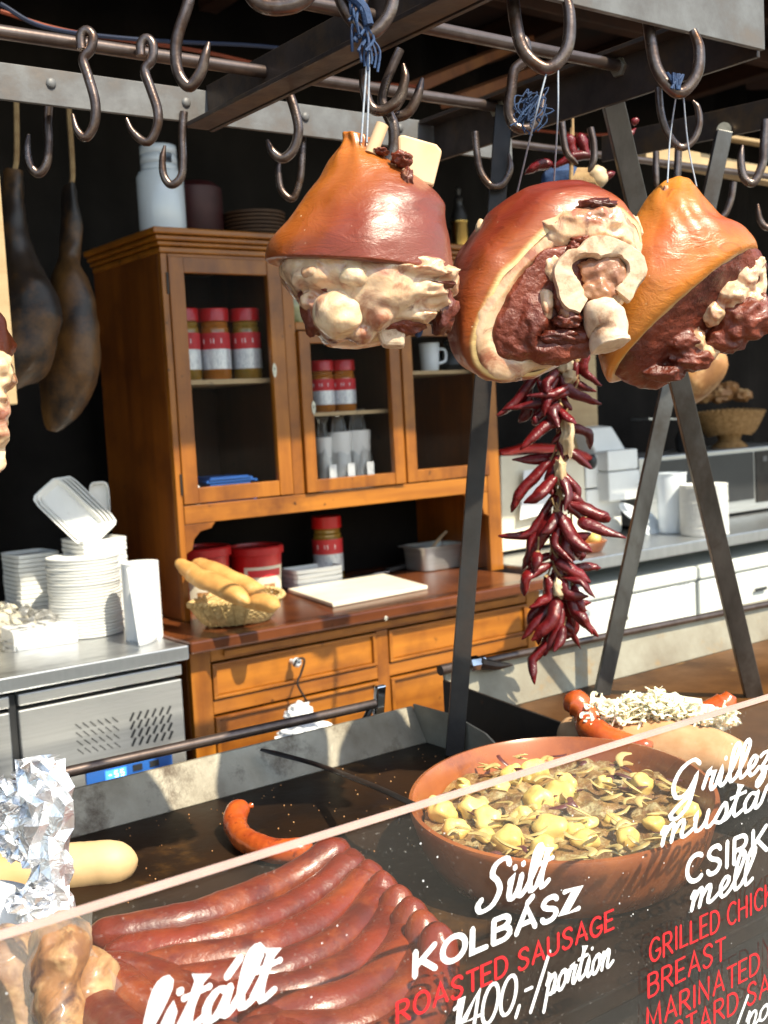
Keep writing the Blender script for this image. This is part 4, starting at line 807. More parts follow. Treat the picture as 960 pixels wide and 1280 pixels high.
# handle tubes
t = thing('guard_rail', (.9, 1.66, .98), 'round steel guard rail behind the left griddle', 'rail')
MB().tube([PY(-60, 1000, 1.64), PY(80, 966, 1.64), PY(468, 880, 1.64)], .0085, 14, 10).build('tube', M['rod'], t)
q = PY(474, 875, 1.64); MB().obox(q, (.010, 0, 0), (0, .006, 0), (.004, 0, .026)).build('end_clamp', M['chrome'], t, 0, .003)
MB().tube([q + V(-.02, 0, -.012), q + V(-.04, .0, -.035), q + V(-.07, 0, -.04)], .006, 8, 8).build('bracket', M['darksteel'], t)
t = thing('guard_rail', (1.9, 1.68, 1.0), 'round steel guard rail with chrome collar behind the right griddle', 'rail')
MB().tube([PY(550, 838, 1.66), PY(600, 827, 1.66)], .010, 14, 6).build('tube_end', M['rod'], t)
MB().tube([PY(585, 831, 1.66), PY(596, 829, 1.66)], .0155, 8).build('collar', M['chrome'], t, 20); MB().tube([PY(597, 829, 1.66), PY(604, 827, 1.66)], .0125, 16).build('collar', M['chrome'], t)
MB().tube([PY(604, 827, 1.66), PY(760, 795, 1.66), PY(980, 751, 1.66)], .0075, 14, 10).build('tube', M['rod'], t)
MB().tube([PY(600, 829, 1.655), PY(620, 832, 1.65), PY(640, 831, 1.65)], .012, 8, 10, (1, .8, .2)).build('weld', M['brownsteel'], t)
for k, (u, v) in enumerate(((642, 826), (648, 823))): pass

# ================================================================== RACK
rk = thing('meat_rack', (1.2, 1.35, ZG), 'steel hanging rack of flat bars and rods standing over the griddle', 'rack')
MB().bx(-.6, 1.424, .985, .993, 1.972, 2.04).build('front_bar', M['galv'], rk, 0, .001)
MB().bx(-.6, 1.418, .994, 1.045, 2.032, 2.039).build('front_bar_flange', M['brownsteel'], rk, 0, .001)
MB().bx(-.6, 1.62, 1.70, 1.708, 1.985, 2.038).build('back_bar', M['galv'], rk, 0, .001)
MB().bx(1.420, 1.428, .996, 1.698, 1.965, 2.04).build('end_bar', M['brownsteel'], rk, 0, .001)
MB().bx(1.385, 1.419, .996, 1.698, 2.030, 2.037).build('end_bar_flange', M['brownsteel'], rk, 0, .001)
xc = .945; MB().bx(xc, xc + .008, .996, 1.698, 1.972, 2.045).build('cross_bar', M['brownsteel'], rk, 0, .001)
MB().bx(xc - .045, xc - .001, .996, 1.698, 1.974, 1.981).build('cross_bar_flange', M['brownsteel'], rk, 0, .001)
MB().tube([V(-.6, 1.51, 2.012), V(1.424, 1.52, 2.022)], .0095, 14).build('rod', M['rod'], rk)
MB().tube([V(-.6, 1.24, 2.020), V(1.43, 1.243, 2.018)], .0095, 14).build('rod', M['rod'], rk)
for u, v in ((64, 104), (233, 128), (382, 146), (500, 160)):
    p = PY(u, v, 1.695); MB().lathe((0, 0, 0), [(.009, 0), (.008, .004), (.004, .006)], 14).build('rivet', M['galv'], rk); o = [c for c in kids(rk)][-1]; 
for c in kids(rk):
    if c.name.startswith('rivet'): pass
rv = [c for c in kids(rk) if c.name.startswith('rivet')]
for c, (u, v) in zip(rv, ((64, 104), (233, 128), (382, 146), (500, 160))):
    bpy.data.objects.remove(c, do_unlink=True)
for (u, v) in ((64, 104), (233, 128), (382, 146), (500, 160)):
    p = PY(u, v, 1.699); MB().blob(p, (.008, .004, .008), seg=12).build('rivet', M['galv'], rk)
# bolts at the rod ends
for p, ax in ((V(1.43, 1.52, 2.020), 1), (V(1.432, 1.243, 2.016), 1)):
    MB().tube([p + V(-.055, 0, 0), p + V(-.012, 0, 0)], .0075, 12).build('bolt', M['bolt'], rk); MB().tube([p + V(-.018, 0, 0), p + V(-.008, 0, 0)], .015, 6).build('nut', M['bolt'], rk, 20)
def leg(p, q, par, wd=.030, th=.022, mat='leg'):
    d = (Vector(q) - Vector(p)).normalized(); MB().beam(p, q, wd, th, side=(.80, -.60, 0)).build('leg', M[mat], par, 0, .0012)
leg(V(1.424, 1.51, 2.02), V(1.215, 1.478, ZG), rk, mat='darksteel'); leg(V(1.440, 1.29, 2.025), V(1.865, 1.35, ZG), rk, .034)
rk2 = thing('meat_rack', (2.3, 1.5, ZG), 'second steel rack whose splayed leg crosses behind the first, at the right', 'rack')
pa, pb = PX(797, 174, 1.975), PX(985, 146, 1.975)
MB().beam(pa + V(0, .1, 0), pb + V(0, -.25, 0), .008, .055).build('end_bar', M['brownsteel'], rk2, 0, .001)
leg(PX(905, 165, 1.96), PZ(752, 868, ZG), rk2, .030); 
MB().tube([PX(905, 162, 1.955), PX(905, 162, 1.985)], .014, 16).build('bolt', M['bolt'], rk2)
tag(MB().tube([V(-.6, 1.86, 2.06), V(3.2, 1.86, 2.07)], .008, 10).build('hook_rail', M['rod']), 'thin rail behind the rack carrying the rear hooks', 'rail')
# ------------------------------------------------------------------ hooks
def hook(pts, d, r, lb, tip=True):
    P_ = [PD(u, v, d + (k[0] if k else 0)) for u, v, *k in pts]
    rs = [1, 1, 1, 1, 1, 1, 1, .95, .8, .35] if tip else [1, 1, 1, 1, 1, 1, 1, 1, .9, .7]
    tag(MB().tube(P_, r, 10, 48, rs).build('meat_hook', M['hook']), lb, 'hook', 'meat hooks on the racks')
H1, H2, H3 = 1.22, 1.366, 1.509
hook([(436, -60), (420, -40), (424, -8), (438, 22), (462, 42), (484, 22), (492, -8), (488, -40)], H1, .0072, 'big hook tied with blue cord that carries the first ham knuckle', False)
hook([(640, -60), (640, -20), (645, 30), (656, 66), (684, 86), (708, 62), (712, 20), (704, -14)], H2, .0078, 'big hook over the second ham knuckle', False)
hook([(806, -60), (806, -20), (812, 40), (822, 88), (848, 116), (870, 95), (874, 62), (866, 38)], H3 - .02, .0078, 'big hook in front of the bright steel bar over the third ham knuckle', False)
hook([(240, -50), (236, 0), (221, 50), (222, 88), (236, 108), (250, 92), (256, 72), (261, 53)], 1.36, .0070, 'double bent hook in front of the cross bar with upturned tip')
hook([(102, 62), (101, 46), (108, 38), (116, 46), (113, 62), (104, 74), (110, 95), (119, 128), (118, 155), (107, 172), (96, 162), (91, 143)], 1.535, .0068, 'second hook from the left looped over the upper rod')
hook([(176, 70), (176, 56), (183, 48), (191, 56), (190, 74), (181, 88), (188, 110), (197, 138), (196, 160), (184, 178), (166, 165), (158, 148)], 1.59, .0068, 'third hook from the left looped over the upper rod')
hook([(62, 120), (60, 150), (61, 180), (58, 205), (48, 217), (37, 205), (34, 185), (36, 168)], 1.78, .0068, 'small hook hanging behind the back bar at the far left')
hook([(230, 140), (228, 170), (229, 200), (226, 222), (214, 231), (205, 220), (203, 200), (206, 182)], 1.85, .0066, 'hook in front of the white can')
hook([(352, 105), (358, 112), (366, 130), (373, 160), (368, 185), (354, 198), (341, 190), (334, 175)], 1.74, .0075, 'hook left of the first ham with its curve pointing left')
hook([(379, 160), (378, 190), (375, 225), (366, 248), (352, 238), (348, 215), (350, 200)], 2.02, .0062, 'slim hook hanging in the dark left of the first ham')
hook([(500, 62), (492, 80), (482, 105), (478, 128), (488, 138), (503, 120), (508, 92)], 1.60, .0068, 'hook nearest the blue cord between first and second ham')
hook([(455, 88), (456, 112), (464, 134), (478, 138), (497, 125), (506, 100), (504, 80)], 1.56, .0072, 'curved hook just behind the cord of the first ham')
hook([(476, 132), (490, 145), (508, 142), (520, 125), (528, 98)], 1.62, .0075, 'short upturned hook tip right of the first ham cord')
hook([(484, 140), (492, 160), (492, 185), (484, 205), (478, 215)], 1.58, .0085, 'dark hook shank running down behind the pale peg')
hook([(594, 165), (596, 190), (601, 215), (614, 232), (628, 230), (638, 212), (636, 192)], 1.98, .0062, 'thin hook behind the front left rack leg')
hook([(650, 48), (657, 55), (656, 75), (643, 88), (639, 115), (636, 140), (644, 158), (662, 160), (676, 142), (679, 118)], 1.66, .0078, 'hook wrapped in blue cord behind the second ham string')
hook([(701, 130), (703, 160), (708, 190), (722, 205)], 2.05, .0062, 'straight hook shank above the upper chillies')
hook([(738, 160), (742, 180), (742, 200), (736, 215)], 2.0, .0062, 'thin hook beside the splayed right rack leg')
hook([(823, 110), (826, 140), (834, 165), (850, 184), (866, 176), (874, 155), (872, 135), (866, 126)], 1.72, .0056, 'slim hook inside the curve of the third big hook')
hook([(957, 150), (955, 180), (953, 205), (942, 228), (930, 222), (926, 200), (928, 182)], 1.95, .0072, 'hook at the right edge of the photo in front of the timber rail')
hook([(917, 228), (914, 248), (906, 268), (893, 277)], 2.2, .0062, 'hook end curling left below the timber rail')
hook([(820, 190), (820, 215), (821, 235)], 2.2, .006, 'hook tip pointing up left of the third ham string', True)
hook([(848, 185), (847, 210), (846, 232)], 2.3, .0075, 'thick hook shank directly above the third ham')
hook([(975, 240), (970, 265), (960, 284), (950, 275), (947, 255)], 2.1, .0062, 'lowest hook cut by the right edge of the photo')
hook([(310, -30), (316, -5), (335, 8), (366, 6), (386, -8), (392, -30)], 1.15, .0085, 'hook bottom peeping in at the top edge left of centre', False)
hook([(458, -20), (455, 0), (450, 18)], 1.5, .006, 'hook tip at the top edge beside the first big hook')

# ================================================================== HAMS
def ham_rings(rows, d0, n, seg, amp, fine, seed, sq=2.0, wr=0.0, fold=0.0, nf=6):
    """rows: (u,v,dd, Au,Av,Ad, Bu,Bv,Bd) in photo pixels at depth d0"""
    k_ = d0 / F; out = []; tv = []
    for i, r in enumerate(cr(rows, n)):
        row = []
        for j in range(seg):
            a = 2 * math.pi * j / seg; ca, sa = math.cos(a), math.sin(a)
            if sq != 2: q = (abs(ca) ** sq + abs(sa) ** sq) ** (-1 / sq); ca *= q; sa *= q
            u = r[0] + r[3] * ca + r[6] * sa; v = r[1] + r[4] * ca + r[7] * sa; dd = r[2] + r[5] * ca + r[8] * sa
            d = d0 - dd * k_; p = PD(r[0] + (u - r[0]), v, d)
            # keep metric size
            p = PD(u, v, d0) + CT * dd * k_
            c0 = PD(r[0], r[1], d0) + CT * r[2] * k_
            e = (p - c0); L = e.length
            if L > 1e-6:
                e /= L; nn = noise.noise(p * 14 + V(seed, 0, 0)) * amp + noise.noise(p * 45 + V(0, seed, 0)) * fine + noise.noise(p * 120) * fine * .4
                if fold: nn += fold * max(0, 1 - 1.1 * i / n) * math.sin(i / n * 6.2832 * nf + 3 * noise.noise(p * 7 + V(1, seed, 0))) * (.6 + .5 * noise.noise(p * 12))
                if wr: nn += wr * math.sin(j * .5 + 9 * noise.noise(p * 9 + V(seed, 3, 1))) * (.3 + .7 * abs(noise.noise(p * 20)))
                p = p + e * nn
            row.append(p)
        out.append(row)
    return out
def clump(m_, items, d0, seed, amp=.45):
    for k, (u, v, dd, ru, rv, rd) in enumerate(items):
        c = PD(u, v, d0) + CT * dd * d0 / F; q = d0 / F
        m_.blob(c, (ru * q, rv * q, rd * q), amp, 2.4, 26, seed + k, (CR, CU, CT))
# ---- ham 1
def ham1(d0):
    t = thing('ham_knuckle', PD(455, 440, d0), 'first smoked ham knuckle, brown skin above knobbly cream fat, hung on a blue cord', 'ham', 'smoked ham knuckles hanging on the rack')
    rows = [(446, 172, 0, 8, 3, 0, 0, 0, 8), (446, 172, 0, 20, 5, 0, 0, 0, 18), (450, 187, 0, 27, 8, 0, 0, 2, 24), (458, 206, 0, 47, 6, 0, 0, 3, 40), (468, 228, 0, 69, 6, 0, 0, 4, 58),
            (468, 250, 0, 84, 4, 0, 0, 4, 72), (460, 272, 0, 93, 0, 0, 0, 4, 82), (454, 294, 0, 104, 2, 0, 0, 4, 92), (450, 315, 0, 114, 6, 0, 0, 6, 98), (451, 332, 0, 119, 9, 0, 0, 8, 100), (452, 337, 0, 117, 9, 0, 0, 8, 98), (453, 338, 0, 106, 9, 0, 0, 8, 90), (454, 334, 0, 95, 8, 0, 0, 6, 80)]
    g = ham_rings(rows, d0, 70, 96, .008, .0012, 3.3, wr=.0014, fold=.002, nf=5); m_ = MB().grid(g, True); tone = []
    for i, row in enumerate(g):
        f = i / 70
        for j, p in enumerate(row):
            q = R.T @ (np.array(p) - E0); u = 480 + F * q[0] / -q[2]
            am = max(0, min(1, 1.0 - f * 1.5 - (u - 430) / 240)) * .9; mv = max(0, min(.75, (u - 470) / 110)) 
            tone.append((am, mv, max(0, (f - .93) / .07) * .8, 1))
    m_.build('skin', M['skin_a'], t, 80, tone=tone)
    rows = [(454, 330, 0, 106, 8, 0, 0, 6, 88), (454, 350, 0, 108, 6, 0, 0, 4, 90), (462, 372, 0, 100, -2, 0, 0, 0, 84), (466, 396, 0, 84, -10, 0, 0, 0, 72), (462, 420, 0, 56, -12, 0, 0, 0, 50), (462, 432, 0, 24, -4, 0, 0, 0, 22)]
    f = MB(); g_ = ham_rings(rows, d0, 44, 110, .012, .003, 8); f.grid(g_, True); f.f += [tuple(range(110)), tuple(range(44 * 110, 45 * 110))]; kb_ = MB(); clump(kb_, [(425, 402, 60, 31, 31, 30), (446, 362, 76, 20, 16, 20), (400, 356, 66, 20, 13, 18)], d0, 5, .12); kb_.build('joint_knob', M['fat_pale'], t, 0, remesh=.0021, rsm=3)
    clump(f, [(423, 402, 46, 33, 33, 34), (404, 357, 62, 24, 19, 22), (445, 360, 70, 22, 21, 22), (384, 358, 52, 16, 15, 18), (474, 398, 58, 18, 25, 22), (452, 425, 45, 18, 12, 20), (437, 340, 76, 40, 7, 14)], d0, 1, .15); clump(f, [(510, 352, 62, 48, 10, 24), (545, 348, 30, 26, 14, 24), (560, 355, 0, 14, 18, 24), (508, 374, 56, 46, 13, 22), (535, 380, 34, 24, 18, 24), (512, 400, 40, 30, 12, 20), (395, 385, 48, 18, 14, 18), (500, 340, 62, 50, 6, 22), (480, 378, 62, 20, 12, 18)], d0, 20, .4); f.build('fat', M['fat'], t, 0, remesh=.0021, rsm=5)
    f = MB(); clump(f, [(398, 398, 42, 18, 26, 18), (425, 372, 60, 20, 8, 12), (552, 388, 14, 18, 30, 22), (500, 412, 30, 28, 12, 20), (388, 378, 40, 12, 10, 14), (525, 366, 50, 40, 5, 18)], d0, 40, .5); f.build('lean_meat', M['meat'], t, 80)
    k_ = d0 / F
    cc = [(470, 418), (486, 408), (506, 420), (505, 439), (478, 438)]
    MB().prism([PD(u, v, d0) + CT * 44 * k_ for u, v in cc], -CT * 30 * k_).build('cut_bone', M['bone'], t, 0, .004)
    MB().blob(PD(522, 416, d0) + CT * 20 * k_, (6 * k_, 9 * k_, 8 * k_), .2, 3, 14, 4, (CR, CU, CT)).build('gristle', M['bluecord'], t)
    MB().tube([PD(464, 200, d0) + CT * 25 * k_, PD(478, 164, d0) + CT * 25 * k_], .0068, 20, 6).build('wooden_peg', M['peg'], t, 50)
    f = MB(); clump(f, [(502, 210, 36, 13, 9, 14), (508, 236, 46, 7, 12, 8), (476, 198, 26, 10, 5, 12)], d0, 60, .5); f.build('dried_edge', M['meat'], t, 80)
    pl = [(497, 174), (503, 172), (545, 184), (552, 192), (541, 236), (500, 228)]
    MB().prism([PD(u, v, d0) + CT * 14 * k_ for u, v in pl], -CT * 16 * k_).build('bone_slab', M['peg'], t, 0, .003)
    cm = MB(); top = PD(462, 40, H1)
    cm.tube([top, PD(457, 100, d0), PD(452, 186, d0) + CT * 24 * k_], .0011, 6, 10); cm.tube([top, PD(461, 110, d0), PD(459, 186, d0) + CT * 24 * k_], .0011, 6, 10); cm.build('cord', M['cord'], t)
    kn = MB()
    for k in range(16):
        a = random.random() * 6.28; b_ = PD(450 + random.uniform(-12, 10), 12 + random.uniform(-14, 26), H1) + CT * .008; kn.tube([b_, b_ + V(random.uniform(-.008, .008), random.uniform(-.006, .006), -.012), b_ + V(random.uniform(-.010, .010), random.uniform(-.006, .006), -.026)], .0016, 6, 6)
    kn.tube([PD(420, -12, H1) + CT * .009, PD(440, 2, H1) + CT * .011, PD(455, 16, H1) + CT * .010, PD(461, 36, H1) + CT * .009], .0055, 8, 14)
    for k in range(6): kn.tube([PD(455 + k * 2, 48, H1), PD(450 + k * 5, 62 + (k * 7) % 11, H1), PD(452 + k * 4, 78 + (k * 5) % 13, H1)], .0014, 6, 6)
    kn.build('cord_knot', M['bluecord'], t); return t
h1 = ham1(H1)
# ---- ham 2
def ham2(d0):
    k_ = d0 / F
    t = thing('ham_knuckle', PD(690, 470, d0), 'second smoked ham knuckle, dark red, its cut face with round bone towards the street', 'ham', 'smoked ham knuckles hanging on the rack')
    rows = [(655, 248, -190, 4, -3, 0, 3, 3, -4), (654, 256, -180, 34, -28, 0, 22, 16, -22), (655, 276, -150, 60, -52, 0, 36, 30, -36), (660, 302, -110, 82, -80, 0, 48, 46, -40), (668, 325, -70, 95, -97, 0, 56, 57, -40), (680, 346, -30, 102, -102, -4, 60, 62, -34),
            (689, 360, -2, 103, -99, -8, 56, 57, -29), (695, 368, 8, 99, -95, -8, 48, 50, -25), (697, 370, 12, 94, -89, -8, 44, 46, -22)]
    g = ham_rings(rows, d0, 80, 110, .008, .0012, 5.1, wr=.0022, fold=.009, nf=4.5); m_ = MB().grid(g, True); tone = []
    for i in range(81):
        for j in range(110):
            a = 2 * math.pi * j / 110; f = i / 80; tone.append((max(0, min(1, (f - .62) * 2.4)) * .8 + .02, max(0, .55 - f) * 1.1, max(0, min(1, (f - .86) / .08)), 1))
    m_.build('skin', M['skin_b'], t, 80, tone=tone)
    rows = [(694, 367, -4, 101, -97, -8, 50, 52, -26), (697, 370, 10, 96, -92, -8, 46, 48, -22), (698, 371, 16, 86, -82, -6, 39, 41, -19), (699, 370, 15, 76, -72, -4, 34, 36, -14), (698, 368, 8, 50, -48, 0, 26, 28, -8)]
    MB().grid(ham_rings(rows, d0, 60, 120, .006, .004, 2), True).build('fat_rim', M['fat'], t, 80)
    rows = [(699, 371, 8, 80, -76, -6, 37, 39, -17), (699, 371, 18, 75, -71, -5, 34, 36, -15), (698, 368, 26, 55, -52, -4, 30, 32, -12), (706, 370, 28, 35, -33, 0, 20, 22, -6), (712, 372, 29, 6, -6, 0, 4, 4, 0)]
    f = MB(); g_ = ham_rings(rows, d0, 60, 120, .020, .006, 12); f.grid(g_, True); f.f += [tuple(range(120)), tuple(range(60 * 120, 61 * 120))]; clump(f, [(662, 398, 20, 26, 46, 18), (648, 430, 14, 34, 22, 16), (690, 438, 14, 42, 20, 18), (720, 425, 14, 30, 20, 18), (658, 375, 18, 12, 30, 12), (636, 438, 8, 20, 16, 12)], d0, 11, .3); f.build('lean_meat', M['meat'], t, 0, remesh=.0021, rsm=3)
    f = MB(); clump(f, [(720, 290, 22, 44, 22, 20), (755, 286, 14, 28, 24, 20), (700, 300, 22, 30, 16, 16), (778, 306, 4, 14, 26, 18), (684, 322, 14, 20, 12, 12), (688, 340, 24, 16, 20, 16), (740, 276, 22, 30, 12, 14), (785, 330, 8, 10, 24, 14), (678, 385, 30, 10, 20, 12)], d0, 31, .42); f.build('fat_folds', M['fat'], t, 0, remesh=.0021, rsm=4)
    f = MB(); clump(f, [(712, 318, 34, 10, 9, 8), (722, 308, 34, 14, 5, 8), (690, 290, 32, 7, 6, 6), (705, 405, 32, 18, 12, 12), (695, 378, 34, 8, 20, 10), (742, 262, 22, 22, 8, 12), (700, 425, 26, 34, 10, 12)], d0, 51, .5); f.build('dried_edge', M['meat'], t, 80)
    # round cut bone, open at the lower front
    ctr = PD(741, 354, d0) + CT * 46 * k_; A = (CR * .98 + CT * -.18).normalized(); B = (CU * .95 + CT * .12).normalized()
    rows = []
    for i in range(40):
        a = math.radians(-40 + 285 * i / 39); ro, ri = (57 + 5 * math.sin(2 * a + .6) + 3 * math.sin(5 * a)) * k_, (36 + 7 * math.sin(3 * a)) * k_; row = []
        for (q, dz) in ((ro * .96, -18), (ro, -4), (ro * .96, 1), (ri, 1), (ri * .9, -4), (ri * .9, -18)):
            row.append(ctr + (A * math.cos(a) * q * .98 + B * math.sin(a) * q * .86) + CT * dz * k_ + .003 * noise.noise_vector(V(a * 3, q * 200, 0)))
        rows.append(row)
    mm = MB().grid(rows, True); mm.f += [tuple(range(6)), tuple(range(39 * 6, 40 * 6))]; mm.build('round_bone', M['bone'], t, 50)
    f = MB(); clump(f, [(746, 345, 32, 27, 22, 12), (742, 372, 36, 20, 16, 12), (766, 352, 30, 12, 22, 12), (703, 395, 34, 10, 14, 10)], d0, 71, .45); f.build('marrow_meat', M['meat_tan'], t, 0, remesh=.002, rsm=3)
    f = MB(); c0, c1 = PD(741, 386, d0) + CT * 34 * k_, PD(753, 442, d0) + CT * 46 * k_
    f.tube([c0, c0.lerp(c1, .3), c0.lerp(c1, .55) + CR * .004, c0.lerp(c1, .8), c1], 27 * k_, 28, 30, (.75, 1, 1.06, .90, 1.02, .98), .85, dome=.12)
    f.v = [tuple(Vector(v_) + .005 * noise.noise_vector(Vector(v_) * 30) + .0012 * noise.noise_vector(Vector(v_) * 140)) for v_ in f.v]; f.build('bone_stump', M['bone'], t, 45)
    MB().blob(PD(606, 270, d0) + CT * -60 * k_, (7 * k_, 12 * k_, 8 * k_), .2, 3, 16, 1, (CR, CU, CT)).build('peg_end', M['peg'], t)
    MB().blob(PD(790, 285, d0) + CT * -30 * k_, (20 * k_, 24 * k_, 12 * k_), .3, 3, 20, 6, (CR, CU, CT)).build('bone_slab', M['peg'], t)
    cm = MB(); top = PD(685, 84, H2)
    cm.tube([top, PD(668, 150, d0), PD(655, 228, d0) - CT * 120 * k_, PD(640, 262, d0) - CT * 85 * k_], .0011, 6, 16); cm.tube([top + CR * .012, PD(697, 150, d0), PD(706, 236, d0) - CT * 110 * k_], .0011, 6, 12); cm.build('cord', M['cord'], t)
    return t
ham2(H2)
# ---- ham 3
def ham3(d0):
    k_ = d0 / F
    t = thing('ham_knuckle', PD(850, 488, d0), 'third smoked ham knuckle, glossy orange skin with dark meat at lower right', 'ham', 'smoked ham knuckles hanging on the rack')
    rows = [(843, 226, -10, 3, -2, 0, 1, 2, -3), (843, 230, -10, 20, -6, 0, 3, 5, -18), (842, 246, -10, 34, -8, 0, 5, 8, -34), (838, 272, -5, 48, -14, 0, 8, 12, -50), (834, 302, 0, 64, -28, 0, 14, 18, -62), (834, 330, 0, 80, -44, 0, 20, 24, -70), (840, 356, 0, 92, -64, 0, 24, 27, -76), (846, 376, 0, 96, -78, 0, 22, 25, -78),
            (852, 390, 0, 97, -83, 0, 18, 21, -76), (855, 394, 0, 93, -80, 0, 15, 18, -70), (856, 392, 0, 84, -72, 0, 12, 14, -60)]
    g = ham_rings(rows, d0, 80, 110, .008, .0010, 9.7, wr=.0018, fold=.003, nf=4); m_ = MB().grid(g, True); tone = []
    for i in range(81):
        for j in range(110):
            a = 2 * math.pi * j / 110; f = i / 80; tone.append((max(0, min(1, .95 - 1.6 * f + max(0, f - .55) * 3.2)), 0.15 * (math.sin(a * 2) > .3), max(0, min(1, (f - .90) / .06)) * .85, 1))
    m_.build('skin', M['skin_c'], t, 80, tone=tone)
    rows = [(855, 390, 0, 92, -79, 0, 14, 17, -68), (862, 400, 0, 90, -78, 0, 16, 20, -60), (872, 414, -4, 82, -68, 0, 18, 24, -48), (880, 420, -8, 60, -48, 0, 14, 16, -34), (886, 424, -10, 10, -8, 0, 4, 4, -6)]
    lm = MB(); g_ = ham_rings(rows, d0, 60, 120, .014, .005, 4); lm.grid(g_, True); lm.f += [tuple(range(120)), tuple(range(60 * 120, 61 * 120))]
    f = MB(); clump(f, [(905, 372, 20, 22, 18, 22), (925, 352, 10, 18, 20, 22), (940, 335, 0, 16, 16, 20), (885, 395, 20, 14, 16, 16), (935, 375, 6, 16, 14, 16), (952, 352, -6, 8, 22, 12), (880, 440, 4, 18, 12, 12), (868, 425, 14, 10, 14, 10)], d0, 21, .42); f.build('fat_folds', M['fat'], t, 0, remesh=.0022, rsm=4)
    f = lm; clump(f, [(925, 402, 10, 34, 26, 26), (905, 425, 4, 26, 18, 20), (948, 390, 0, 16, 24, 20), (860, 450, 4, 32, 14, 18), (830, 468, 6, 26, 10, 14), (850, 430, 16, 22, 14, 14)], d0, 61, .4); f.build('lean_meat', M['meat'], t, 0, remesh=.0022, rsm=3)
    rows = [[PD(u, v, d0) + CT * dd * k_ for u, v, dd in ((812, 262, 44), (818, 256, 52), (826, 262, 54), (832, 300, 60), (822, 322, 66), (806, 330, 66), (812, 300, 60))], ]
    f = MB(); f.tube([PD(826, 240, d0) + CT * 26 * k_, PD(822, 275, d0) + CT * 46 * k_, PD(814, 305, d0) + CT * 56 * k_, PD(806, 318, d0) + CT * 60 * k_], 7 * k_, 14, 20, (.4, 1, .8, .2), .5); f.build('skin_flap', M['fat'], t)
    cm = MB(); top = PD(846, 114, H3 - .02)
    cm.tube([top, PD(838, 170, d0), PD(826, 238, d0) + CT * 34 * k_], .0011, 6, 12); cm.tube([top + CR * .008, PD(860, 180, d0), PD(868, 236, d0) + CT * 10 * k_], .0011, 6, 12); cm.build('cord', M['cord'], t)
    kn = MB()
    for k in range(8): b_ = PD(845 + random.uniform(-6, 6), 100, H3 - .03); kn.tube([b_, b_ + V(random.uniform(-.012, .012), 0, .008), b_ + V(random.uniform(-.014, .014), 0, -.012)], .0017, 6, 6)
    kn.build('cord_knot', M['bluecord'], t); return t
h3 = ham3(H3)
o = MB()
for k in range(24):
    b_ = PD(666 + random.uniform(-12, 14), 126 + random.uniform(-12, 14), 1.6); o.tube([b_, b_ + V(random.uniform(-.012, .012), random.uniform(-.01, .01), random.uniform(-.01, .008)), b_ + V(random.uniform(-.022, .012), random.uniform(-.01, .01), -.02), b_ + V(random.uniform(-.03, .01), 0, -.034)], .0011, 5, 10)
tag(o.build('cord_tangle', M['bluecord']), 'tangle of blue cord wound on a hook above the second ham', 'cord')
# ---- left edge ham
h4 = thing('ham_knuckle', PD(-40, 610, 1.3), 'ham knuckle cut off by the left edge, only pale knobbly fat showing', 'ham', 'smoked ham knuckles hanging on the rack')
f = MB(); clump(f, [(-60, 430, 0, 75, 60, 60), (-95, 370, 0, 45, 60, 50)], 1.3, 3, .2); f.build('skin', M['skin_a'], h4, 0, remesh=.0035, rsm=6)
f = MB(); clump(f, [(-22, 468, 10, 40, 34, 40), (-10, 458, 10, 30, 22, 30), (-16, 510, 14, 32, 34, 34), (-8, 540, 14, 24, 24, 30), (-22, 572, 10, 32, 30, 30), (-60, 520, 0, 60, 70, 60), (-6, 500, 20, 22, 16, 20)], 1.3, 9, .3); f.build('fat', M['fat_pale'], h4, 0, remesh=.0022, rsm=4)
MB_ = MB().tube([PD(-95, 400, 1.42), PD(-100, -60, 1.42)], .0012, 6, 4); tag(MB_.build('hanging_cord', M['cord']), 'cord of the ham cut off by the left edge', 'cord')

